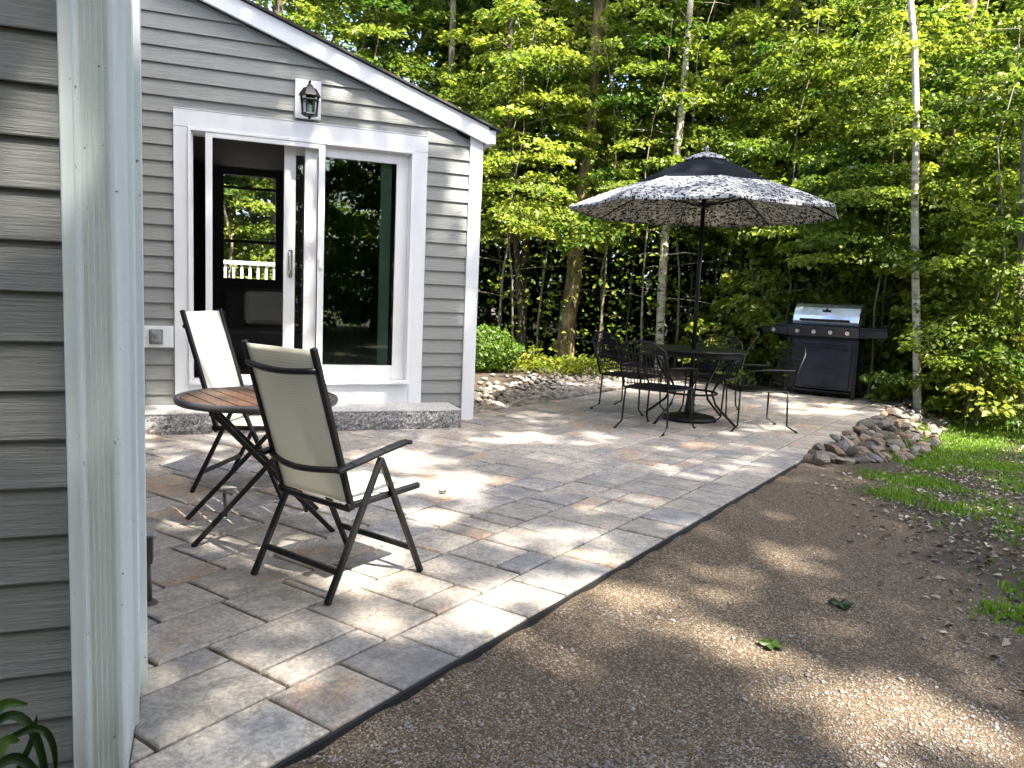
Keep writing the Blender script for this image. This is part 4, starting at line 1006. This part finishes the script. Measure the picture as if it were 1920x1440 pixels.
def tree(label, x, y, crown, stem, s=1.0, group=None, name='maple_sapling', cat_='tree', zs=1.0):
    z_ = float(gz(x, y)); o = thing(name, label, cat_, (x, y, z_), rng.uniform(0, 6.28), group); o.scale = (s, s, s * zs)
    link('crown', crown, o); link('trunk', stem, o); return o
def gp(px, dist):
    p = atdist(px, 600, dist); return p[0], p[1]
G1 = 'leafy understory maples along the wood edge'
front = [  # (pixel column, distance, kind, scale, own label)
    (935, 14.2, 'H', 1.0, 'tall leafy maple just right of the house corner'),
    (1010, 12.8, 'H', .95, 'leafy maple over the mossy leaning trunk'),
    (760, 15.5, 'H', 1.12, 'leafy maple rising above the middle of the sloping roof edge'),
    (600, 17.5, 'H', 1.3, 'leafy maple rising above the high end of the roof edge'),
    (860, 14.6, 'H', 1.08, 'leafy maple rising above the low end of the roof edge'),
    (1130, 13.6, 'H', 1.0, 'leafy maple behind the left rim of the umbrella'),
    (1290, 14.6, 'H', 1.05, 'leafy maple behind the top of the umbrella'),
    (1420, 13.4, 'H', .95, 'leafy maple behind the right rim of the umbrella'),
    (1530, 13.0, 'L', .9, 'leafy maple behind the grill lid, branching to the ground'),
    (1600, 14.4, 'H', 1.1, 'leafy maple high between the grill and the thin white trunk'),
    (1690, 12.6, 'L', .95, 'leafy maple behind the thin white trunk'),
    (1790, 11.8, 'L', .9, 'leafy maple right of the thin white trunk, over the lawn edge'),
    (1880, 12.6, 'L', 1.0, 'leafy maple at the right edge of the picture'),
    (1950, 11.2, 'L', .9, 'leafy maple partly cut by the right edge of the picture'),
    (1830, 14.2, 'H', 1.15, 'taller leafy maple behind the lawn edge saplings'),
    (1475, 12.2, 'H', .92, 'leafy maple arching over the left end of the grill'),
    (1560, 14.8, 'L', 1.05, 'leafy maple filling the gap behind the grill shelf'),
    (1740, 13.6, 'H', 1.0, 'leafy maple high behind the slender white trunk'),
    (1655, 11.6, 'H', .85, 'leafy maple just left of the slender white trunk, bare below'),
    (1850, 10.4, 'L', .75, 'smallest leafy maple at the back of the lawn'),
    (1210, 12.6, 'H', .9, 'leafy maple over the pale birch behind the umbrella'),
    (1350, 15.2, 'H', 1.15, 'tall leafy maple far behind the umbrella pole'),
    (1070, 15.0, 'H', 1.15, 'tall leafy maple far behind the mossy leaning trunk'),
    (690, 14.6, 'H', 1.1, 'leafy maple behind the roof edge, between two taller ones'),
    (1640, 10.9, 'H', .76, 'leafy maple with its leaves around the slender white trunk'),
    (960, 12.2, 'H', .85, 'nearest leafy maple to the house corner'),
    (985, 15.6, 'H', 1.2, 'tall leafy maple far behind the clipped bush')]
for i, (px, d, k, s, lb) in enumerate(front):
    x, y = gp(px, d); tree(lb, x, y, (LOWC if k == 'L' else HIGHC)[i % 3], STEM[i % 3], s, G1)
tree('small yellow green sapling just left of the grill', *gp(1405, 11.3), YELC[0], SMALL[0], 1.0, 'yellow green saplings at the patio end')
tree('small yellow green sapling low at the far right behind the lawn', *gp(1840, 10.2), YELC[1], SMALL[0], .8, 'yellow green saplings at the patio end')
tree('small yellow green sapling behind the empty side of the umbrella table', *gp(1350, 13.0), YELC[1], SMALL[0], .9, 'yellow green saplings at the patio end')
tree('small yellow green sapling right of the grill side shelf', *gp(1770, 11.0), YELC[0], SMALL[0], .85, 'yellow green saplings at the patio end')
def loose_crown(name, n, rad, z0, z1, leaf):
    a = rng.uniform(0, 2 * PI, n); r_ = rad * np.sqrt(rng.random(n)); P = np.stack([r_ * np.cos(a), r_ * np.sin(a), rng.uniform(z0, z1, n)], 1)
    D = np.stack([np.cos(a), np.sin(a), rng.normal(0, .3, n)], 1) + rng.normal(0, .4, (n, 3)); lf = leaf * (.5 + .9 * rng.random(n))
    V, F, A = leaf_arrays(P, D, np.array([0, -.3, 1.]) + rng.normal(0, .7, (n, 3)), lf, lf * .7, rng.random(n)); return fast_mesh(name, V, F, M['leaf'], A)
LOOSE = [loose_crown('crown', 650, 1.1, .25, 3.3, .085) for _ in range(2)]
for i, (px, d, lb) in enumerate(((940, 12.6, 'thin leafed sapling in the gap beside the clipped bush'), (1010, 13.6, 'thin leafed sapling left of the mossy trunk'), (1120, 12.4, 'thin leafed sapling between the mossy trunk and the pale birch'), (1180, 14.4, 'thin leafed sapling behind the far left iron chair'), (1270, 12.8, 'thin leafed sapling right of the pale birch'), (1340, 13.8, 'thin leafed sapling behind the umbrella pole'), (1440, 13.4, 'thin leafed sapling behind the forked pale sapling'))):
    tree(lb, *gp(px, d), LOOSE[i % 2], STEM[i % 3], .95, 'thin leafed saplings in the shade of the wood edge')
BUSHY = [loose_crown('crown', 1500, .95, .05, 2.5, .09) for _ in range(2)]
for i, (px, d, lb) in enumerate(((1712, 12.2, 'low leafy thicket at the foot of the slender white trunk, grill side'), (1795, 11.4, 'low leafy thicket just right of the slender white trunk'), (1830, 11.6, 'low leafy thicket in the middle of the lawn back edge'), (1895, 11.0, 'low leafy thicket at the right end of the lawn back edge'), (1640, 12.1, 'low leafy thicket behind the right grill shelf'), (1450, 12.2, 'low leafy thicket behind the left grill shelf'))):
    tree(lb, *gp(px, d), BUSHY[i % 2], SMALL[0], .85, 'leafy thickets along the lawn and patio end', 'thicket', 'thicket', 1.35)
for i, (px, d, lb) in enumerate(((1850, 10.6, 'small leafy thicket in front of the others, right of the slender white trunk'), (1915, 10.4, 'small leafy thicket in front of the others, toward the right edge'))):
    tree(lb, *gp(px, d), BUSHY[i % 2], SMALL[0], .6, 'leafy thickets along the lawn and patio end', 'thicket', 'thicket', 1.2)
# deeper rows, canopy shade painted into their dark leaf colour
G2 = 'dark understory trees deep in the wood'
k = 0
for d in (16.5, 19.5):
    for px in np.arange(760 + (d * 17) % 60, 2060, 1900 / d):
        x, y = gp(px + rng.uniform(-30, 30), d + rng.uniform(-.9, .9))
        tree('leafy tree standing deep in the wood, leaves coloured dark for shade', x, y, DARKC[k % 2], STEM[k % 3], rng.uniform(.95, 1.35), G2, 'forest_tree'); k += 1
for px, d in ((300, 15.5), (420, 14.2), (480, 16), (380, 18), (530, 15), (460, 19), (620, 20), (340, 20)):
    x, y = gp(px, d); tree('leafy maple beyond the white deck railing behind the house', x, y, LOWC[k % 3], STEM[k % 3], 1.15, 'maples behind the house'); k += 1
# high canopy of the wood: tall trees whose crowns start above the picture
for i in range(34):
    d = 14.5 + (i % 5) * 3.2; px = 520 + (i * 211) % 1650
    x, y = gp(px, d)
    o = thing('forest_tree', 'tall straight forest tree with its crown high above the picture', 'tree', (x, y, float(gz(x, y))), rng.uniform(0, 6), 'tall forest trees with crowns above the picture')
    r_ = rng.uniform(.05, .11); b = MB(); lx, ly = rng.normal(0, .25), rng.normal(0, .25)
    b.tube([(x, y, -.2), (x + lx * .3, y + ly * .3, 2.5), (x + lx * .6, y, 5), (x + lx, y + ly, 14)], [r_ * 1.2, r_, r_ * .85, r_ * .4], 9, wob=.1)
    o.rotation_euler = (0, 0, 0); mk('trunk', b, (M['bark_dark'], M['bark_grey'], M['bark_dark'])[i % 3], o, smooth=True)
    cr = link('crown', TOPC[i % 2], o); cr.location = (lx * .7, ly * .7, rng.uniform(9.0, 10.0)); cr.rotation_euler = (0, 0, rng.uniform(0, 6))
# far wood as one mass
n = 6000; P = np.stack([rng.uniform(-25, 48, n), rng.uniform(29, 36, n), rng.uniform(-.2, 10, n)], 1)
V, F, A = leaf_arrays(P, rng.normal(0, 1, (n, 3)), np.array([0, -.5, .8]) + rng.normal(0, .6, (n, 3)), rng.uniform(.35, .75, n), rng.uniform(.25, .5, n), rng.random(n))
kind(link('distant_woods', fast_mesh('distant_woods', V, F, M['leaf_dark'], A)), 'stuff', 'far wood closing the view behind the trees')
# trees across the drive, mirrored in the door glass; extra ones added to block sky
for i in range(22):
    x, y = -7 + (i % 11) * 1.9 + rng.uniform(-.4, .4), (-8.2, -10.5)[i // 11] + rng.uniform(-.6, .6)
    tree('leafy maple across the drive, mirrored in the door glass', x, y, (LOWC + HIGHC)[i % 4], STEM[i % 3], rng.uniform(1.3, 1.9), 'maples across the drive')

for i, (x, y) in enumerate(((-3.4, -3.2), (-1.2, -4.6), (1.2, -5.4), (-5, -2.2))):  # unseen trees added to keep sky light off the near wall
    tree('unseen leafy maple added behind the viewer to darken the near wall', x, y, LOWC[i % 3], STEM[i % 3], 1.25, 'unseen maples added to darken the near wall')

# trunks that can be told apart
def trunk_tree(name, label, pix, base_px, rpx, mat, top=None, crown=None, wob=.12, limbs=(), n=12):
    bx = onz(*base_px, z=-.06); dist = math.hypot(bx[0], bx[1])
    pts = [bx + np.array([0, 0, -.15])] + [atdist(px, py, dist) for px, py in pix]
    if top: pts.append(pts[-1] + np.array(top) + np.array([0, 0, 4]))
    # resample for bumpy bark
    res = []; rad = []
    ks = np.linspace(0, len(pts) - 1, 26)
    rp = list(rpx) + [rpx[-1] * .5] * (len(pts) - len(rpx))
    for q in ks:
        i = min(len(pts) - 2, int(q)); f = q - i; res.append(pts[i] * (1 - f) + pts[i + 1] * f); rad.append((rp[i] * (1 - f) + rp[i + 1] * f) * dist / FPX)
    o = thing(name, label, 'tree', bx)
    b = MB(); b.tube(res, rad, n, wob=wob)
    for (i, dx, dy, r_) in limbs:
        p0 = res[i]; p2 = atdist(*(np.array([dx, dy])), dist * 1.0); mid = (p0 + p2) / 2 + np.array([0, 0, .04]); b.tube([p0, mid, p2], [r_ * dist / FPX, r_ * .8 * dist / FPX, r_ * .4 * dist / FPX], 6)
    mk('trunk', b, mat, o, smooth=True)
    if crown is not None:
        c = link('crown', crown, o); c.location = (res[-1][0] - bx[0], res[-1][1] - bx[1] + .9, 12.2 - bx[2]); c.scale = (.85, .85, .9); c.rotation_euler = (0, 0, rng.uniform(0, 6))
    return o
trunk_tree('mossy_tree', 'thick mossy brown trunk leaning right beside the stone bed', [(1062, 620), (1074, 540), (1083, 440), (1098, 330), (1112, 200), (1120, 60)], (1057, 694), (19, 17, 15, 14, 12, 11, 10, 8), M['bark'], (.3, .3, 4), TOPC[0], .25)
trunk_tree('birch_tree', 'pale birch trunk rising behind the umbrella', [(1238, 620), (1241, 540), (1248, 430), (1263, 330), (1276, 235), (1288, 90), (1296, -10)], (1236, 704), (8.5, 8, 8, 7.5, 7, 6.5, 5.5, 5, 4), M['birch'], (.2, .2, 4), TOPC[1], .08, ((8, 1195, 478, 1.3), (8, 1320, 478, 1.2), (9, 1205, 430, 1)))
trunk_tree('birch_tree', 'slender white trunk standing alone at the end of the rock pile', [(1719, 640), (1716, 500), (1715, 380), (1718, 230), (1715, 90), (1706, -10)], (1722, 776), (6.5, 6.2, 6, 6, 5.5, 5.2, 5, 4), M['birch'], (-.1, .2, 4.5), TOPC[0], .1)
trunk_tree('mossy_tree', 'mossy trunk leaning right behind the grill side shelf', [(1655, 640), (1685, 545), (1715, 450), (1765, 320), (1800, 180)], (1628, 738), (21, 17, 15, 13, 11, 9, 6), M['bark'], (.6, .4, 3), TOPC[1], .25)
trunk_tree('grey_tree', 'narrow grey trunk between the house corner and the mossy trunk', [(975, 560), (966, 430), (958, 300), (955, 100)], (985, 688), (7, 6.5, 6, 5.5, 5, 4), M['bark_dark'], (0, .2, 4), TOPC[0], .12)
trunk_tree('mossy_tree', 'brown trunk seen between the umbrella pole and the grill', [(1384, 560), (1386, 450), (1382, 300), (1378, 120)], (1382, 688), (13, 12, 11, 10, 8, 6), M['bark'], (.1, .3, 4), TOPC[1], .2)
trunk_tree('bare_sapling', 'thin pale forked sapling with bare limbs left of the grill', [(1412, 640), (1411, 560), (1408, 470), (1405, 400)], (1413, 712), (5, 4.5, 4, 3, 2), M['birch'], None, None, .05, ((16, 1455, 480, 2), (20, 1385, 410, 1)))
trunk_tree('grey_tree', 'pale trunk cut by the right edge of the picture', [(1914, 690), (1913, 560), (1918, 420), (1922, 250)], (1914, 790), (7, 6.5, 6, 5.5, 5, 4), M['bark_grey'], (.1, .2, 4), TOPC[0], .1)
trunk_tree('dark_tree', 'dark trunk high between the umbrella and the slender white trunk', [(1672, 500), (1684, 330), (1690, 180), (1694, 30)], (1660, 690), (8, 8, 8, 7, 6, 5), M['bark_dark'], (.1, .2, 4), TOPC[1], .15)
trunk_tree('grey_tree', 'thin grey trunk above the right rim of the umbrella', [(1438, 480), (1428, 300), (1424, 150), (1420, -10)], (1450, 690), (6, 6, 5.5, 5, 4, 3), M['bark_grey'], (.1, .2, 4), None, .1)

# ------------------------------------------------------------------ bush, ferns, grass, litter
def leaf_ball(c, rad, n, leaf, out=.6):
    d = nrm(rng.normal(0, 1, (n, 3))); r_ = .55 + .5 * rng.random(n) ** .6
    lump = 1 + .12 * np.sin(d[:, 0] * 6 + 1) * np.cos(d[:, 1] * 5) + .1 * np.sin(d[:, 2] * 9)
    P = np.array(c) + d * np.array(rad) * (r_ * lump)[:, None]; k = P[:, 2] > c[2] - rad[2] * .95
    N = d + rng.normal(0, .5, (n, 3)); D = np.cross(N, rng.normal(0, 1, (n, 3))) + d * .5; lf = leaf * (.6 + .8 * rng.random(n))
    return [a[k] for a in (P, D, N, lf, lf * .65, np.clip(.5 + rng.normal(0, .22, n), 0, 1))]
bx, by = gp(905, 10.6); bx, by = float(bx), float(by)
bu = thing('bush', 'round clipped green bush beside the house corner', 'bush', (bx, by, float(gz(bx, by))))
V, F, A = leaf_arrays(*leaf_ball((0, 0, .27), (.52, .5, .30), 4600, .045)); link('foliage', fast_mesh('foliage', V, F, M['leaf_bush'], A), bu)
b = MB()
for k in range(9): b.tube([(0, 0, -.05), (.12 * math.cos(k * .7), .12 * math.sin(k * .7), .2), (.3 * math.cos(k * .7), (.3 * math.sin(k * .7)), .42)], [.014, .01, .004], 5)
mk('stems', b, M['bark_dark'], bu, world=False)
def small_plant(name, label, px, py, h_, n, leaf, mat, wide=.2, group=None):
    p = onz(px, py, 0.0); o = thing(name, label, 'plant', (p[0], p[1], float(gz(p[0], p[1]))), 0, group)
    a = rng.uniform(0, 2 * PI, n); r_ = wide * np.sqrt(rng.random(n)); zz = h_ * (.12 + .88 * rng.random(n)) * (1 - .45 * r_ / wide)
    P = np.stack([r_ * np.cos(a), r_ * np.sin(a), zz], 1); D = np.stack([np.cos(a), np.sin(a), .4 + .5 * rng.random(n)], 1); N = np.array([0, 0, 1.]) + rng.normal(0, .5, (n, 3)); lf = leaf * (.6 + .7 * rng.random(n))
    V, F, A = leaf_arrays(P, D, N, lf, lf * .5, rng.random(n)); link('foliage', fast_mesh('foliage', V, F, mat, A), o)
    b = MB()
    for k in range(6): b.tube([(0, 0, -.03), (wide * .5 * math.cos(k), wide * .5 * math.sin(k), h_ * .7)], [.004, .002], 4)
    mk('stems', b, M['bark_dark'], o, world=False)
small_plant('young_plant', 'small upright green plant between the bush and the mossy trunk', 1000, 706, .42, 150, .07, M['leaf_yellow'], .1)
for px, py, lb in ((1045, 712, 'low yellow green plant at the foot of the mossy trunk, left side'), (1080, 708, 'low yellow green plant at the foot of the mossy trunk, right side'), (1115, 712, 'low yellow green plant between the mossy trunk and the far left iron chair'), (965, 708, 'low green plant at the right foot of the clipped bush')):
    small_plant('low_plant', lb, px, py, .3, 300, .075, M['leaf_yellow'], .34, 'low plants behind the stone bed')
# lily-like plant in the lower left corner
lp = onz(20, 1440, -.1); lp = np.array([-.40, 1.70, -.16])
gpnt = thing('garden_plant', 'strappy dark green plant in the lower left corner by the wall', 'plant', lp)
def strap(pts, w_):
    mb = MB(); n = len(pts); vs = []
    for i, p in enumerate(pts):
        p = np.array(p); d = unit(np.array(pts[min(i + 1, n - 1)]) - np.array(pts[max(i - 1, 0)])); s_ = unit(np.cross(d, (0.2, -1, .3))); ww = w_ * math.sin(PI * min(.97, (i + .6) / n)) ** .6
        vs += [p - s_ * ww / 2, p + np.array([0, .006, -.004]), p + s_ * ww / 2]
    return mb.add(vs, [(3 * i + k, 3 * i + k + 1, 3 * i + k + 4, 3 * i + k + 3) for i in range(n - 1) for k in (0, 1)])
def onface(px, py, yy): d = ray(px, py); return CC + d * (yy / d[1])
for k, (yy, w_, mt, px_l) in enumerate(((1.70, .018, 'leaf_dark', [(-60, 1480), (-40, 1400), (0, 1345), (45, 1340), (75, 1375), (88, 1440), (92, 1500)]), (1.66, .014, 'leaf_dark', [(-50, 1470), (0, 1400), (40, 1372), (75, 1352), (98, 1370), (104, 1420), (100, 1470)]),
        (1.62, .022, 'leaf_bush', [(-70, 1500), (-50, 1420), (-20, 1335), (15, 1308), (50, 1322)]), (1.60, .026, 'leaf_bush', [(-40, 1520), (-30, 1460), (-10, 1410), (15, 1385), (30, 1400)]), (1.68, .012, 'leaf_dark', [(20, 1500), (35, 1440), (60, 1390), (66, 1350)]), (1.64, .02, 'leaf_dark', [(-60, 1490), (-20, 1440), (25, 1425), (60, 1450), (75, 1500)]))):
    pts = [onface(a, b_, yy) + np.array([0, .02 * math.sin(i * 1.1 + k), 0]) - lp for i, (a, b_) in enumerate(px_l)]
    fine = [pts[int(q)] * (1 - q % 1) + pts[min(len(pts) - 1, int(q) + 1)] * (q % 1) for q in np.linspace(0, len(pts) - 1.001, 18)]
    for _ in range(2): fine = [fine[0]] + [(fine[i - 1] + 2 * fine[i] + fine[i + 1]) / 4 for i in range(1, 17)] + [fine[-1]]
    mk('leaf', strap(fine, w_), M[mt], gpnt, world=False, smooth=True)

# grass: dense at the far right, tufts nearer
def blades(P, h_, lean=.5):
    n = len(P); a = rng.uniform(0, 2 * PI, n); H = h_ * (.5 + .8 * rng.random(n)); d = np.stack([np.cos(a), np.sin(a), np.zeros(n)], 1); s_ = np.stack([-np.sin(a), np.cos(a), np.zeros(n)], 1)
    w_ = .0035 + .004 * rng.random(n); ln = lean * H * rng.random(n); V = np.empty((n, 5, 3)); up = np.array([0, 0, 1.])
    V[:, 0] = P - s_ * w_[:, None]; V[:, 1] = P + s_ * w_[:, None]; mid = P + up * (H * .6)[:, None] + d * (ln * .35)[:, None]
    V[:, 2] = mid - s_ * (w_ * .8)[:, None]; V[:, 3] = mid + s_ * (w_ * .8)[:, None]; V[:, 4] = P + up * (H * .95)[:, None] + d * ln[:, None]
    o = (np.arange(n) * 5)[:, None]; F = np.stack([o + np.array(t_) for t_ in ((0, 1, 3), (0, 3, 2), (2, 3, 4))], 1).reshape(-1, 3)
    return V.reshape(-1, 3), F, np.repeat(np.clip(.5 + rng.normal(0, .25, n), 0, 1), 3)
GR = [(1830, 800, 110, 22, 5200), (1800, 830, 120, 22, 4500), (1740, 860, 60, 16, 1300), (1870, 860, 70, 14, 1300), (1680, 955, 50, 16, 700), (1720, 905, 60, 16, 1000), (1800, 985, 60, 20, 350), (1870, 960, 50, 24, 260), (1900, 1020, 30, 30, 180), (1890, 1200, 40, 25, 200), (1905, 1130, 25, 40, 90), (1650, 905, 20, 10, 180), (1800, 920, 60, 12, 250), (1795, 790, 90, 10, 2200), (1525, 1190, 12, 6, 20), (1900, 900, 40, 20, 500)]
PP = []
for px, py, rx, ry, n in GR:
    for _ in range(n // 16):
        q = (px + random.gauss(0, .5) * rx, py + random.gauss(0, .5) * ry); c = onz(q[0], q[1], -.12)
        for _ in range(16):
            x, y = c[0] + random.gauss(0, .07), c[1] + random.gauss(0, .07); s_, t_ = xy2st(x, y)
            if t_ < -.3 and not (s_ < 5 and drive(np.array([x]), np.array([y]))[0] > .75): PP.append((x, y))
PP = np.array(PP); PZ = gz(PP[:, 0], PP[:, 1]); V, F, A = leaf_arrays(*[np.zeros((1, 3)), np.ones((1, 3)), np.ones((1, 3)), np.ones(1), np.ones(1), np.ones(1)])
V, F, A = blades(np.column_stack([PP, PZ - .004]), .036)
kind(link('grass', fast_mesh('grass', V, F, M['grass'], A)), 'stuff', 'short green grass and tufts beside the drive')
# leaf litter on the soil
n = 60000; P = np.column_stack([rng.uniform(1.8, 11, n), rng.uniform(.3, 9, n)]); s_, t_ = xy2st(P[:, 0], P[:, 1])
dd = drive(P[:, 0], P[:, 1]); keep = ((t_ < -.25) | (s_ > S_END + .1)) & (dd < .3 + .55 * rng.random(n) ** 1.7) & ((t_ < -.5) | (s_ < 4.8) | (s_ > S_END))
P = P[keep]; n = len(P); P = np.column_stack([P, gz(P[:, 0], P[:, 1]) + .006 + .006 * rng.random(n)])
aa = rng.uniform(0, 6.28, n); D = np.column_stack([np.cos(aa), np.sin(aa), rng.normal(0, .12, n)]); N = np.array([0, 0, 1.]) + rng.normal(0, .3, (n, 3)); lf = rng.uniform(.012, .042, n)
V, F, A = leaf_arrays(P, D, N, lf, lf * .6, rng.random(n) ** 1.6, .25)
kind(link('leaf_litter', fast_mesh('leaf_litter', V, F, M['litter'], A)), 'stuff', 'dry leaves and chips littering the soil beside the drive')
# loose grit on the drive
n = 30000; px_ = rng.uniform(420, 1900, n); py_ = 1440 - 580 * rng.random(n) ** 1.25
dv = CR[None] * ((px_ - 960) / FPX)[:, None] - CU[None] * ((py_ - 720) / FPX)[:, None] + _fw[None]; P = CC + dv * ((-.03 - CAMH) / dv[:, 2])[:, None]
keep = (xy2st(P[:, 0], P[:, 1])[1] < -.03) & (drive(P[:, 0], P[:, 1]) > .35); P = P[keep]; n = len(P); r_ = .0012 + .0042 * rng.random(n) ** 2.5 + .006 * (rng.random(n) < .012); P[:, 2] = gz(P[:, 0], P[:, 1]) + r_ * .25
OV = np.array([(1.3, 0, 0), (-1.2, .2, 0), (.1, 1, 0), (0, -1, .1), (0, 0, .75), (0, 0, -.75)]); OF = np.array([(0, 2, 4), (2, 1, 4), (1, 3, 4), (3, 0, 4), (2, 0, 5), (1, 2, 5), (3, 1, 5), (0, 3, 5)])
a_ = rng.uniform(0, 6.28, n); V = OV[None] * r_[:, None, None] * (1 + rng.normal(0, .2, (n, 6, 1))); V = np.stack([V[..., 0] * np.cos(a_)[:, None] - V[..., 1] * np.sin(a_)[:, None], V[..., 0] * np.sin(a_)[:, None] + V[..., 1] * np.cos(a_)[:, None], V[..., 2]], -1) + P[:, None]
F = (OF[None] + (np.arange(n) * 6)[:, None, None]).reshape(-1, 3)
kind(link('loose_grit', fast_mesh('loose_grit', V.reshape(-1, 3), F, M['river'], np.repeat(rng.random(n), 8))), 'stuff', 'loose pale grit scattered over the brown drive')
# single fallen leaves
def fallen(label, px, py, size, mat, lobes=5, z=None, rot=0.0):
    c = onz(px, py, -.02 if z is None else z); zz = float(gz(c[0], c[1])) if z is None else z
    mb = MB(); n = 40; vs = [(0, 0, .012)]
    for i in range(n):
        a = 2 * PI * i / n; r_ = size * (.55 + .45 * abs(math.cos(a * lobes / 2)) ** .8); vs.append((r_ * math.cos(a + rot), r_ * math.sin(a + rot), .006 + .012 * math.sin(a * 3) ** 2))
    mb.add(vs, [(0, i + 1, (i + 1) % n + 1) for i in range(n)]); o = mk('fallen_leaf', mb, mat, solid=.0008); o.location = (c[0], c[1], zz); return tag(o, label, 'leaf')
fallen('bright green maple leaf lying on the sunlit brown drive', 1445, 1213, .045, M['leaf_bush'])
fallen('dark green leaf lying on the drive toward the lawn', 1578, 1138, .05, M['leaf_dark'], 3)
fallen('small dead brown leaf on the pavers beyond the sling chair', 830, 925, .022, M['bark_dark'], 2, 0.002)
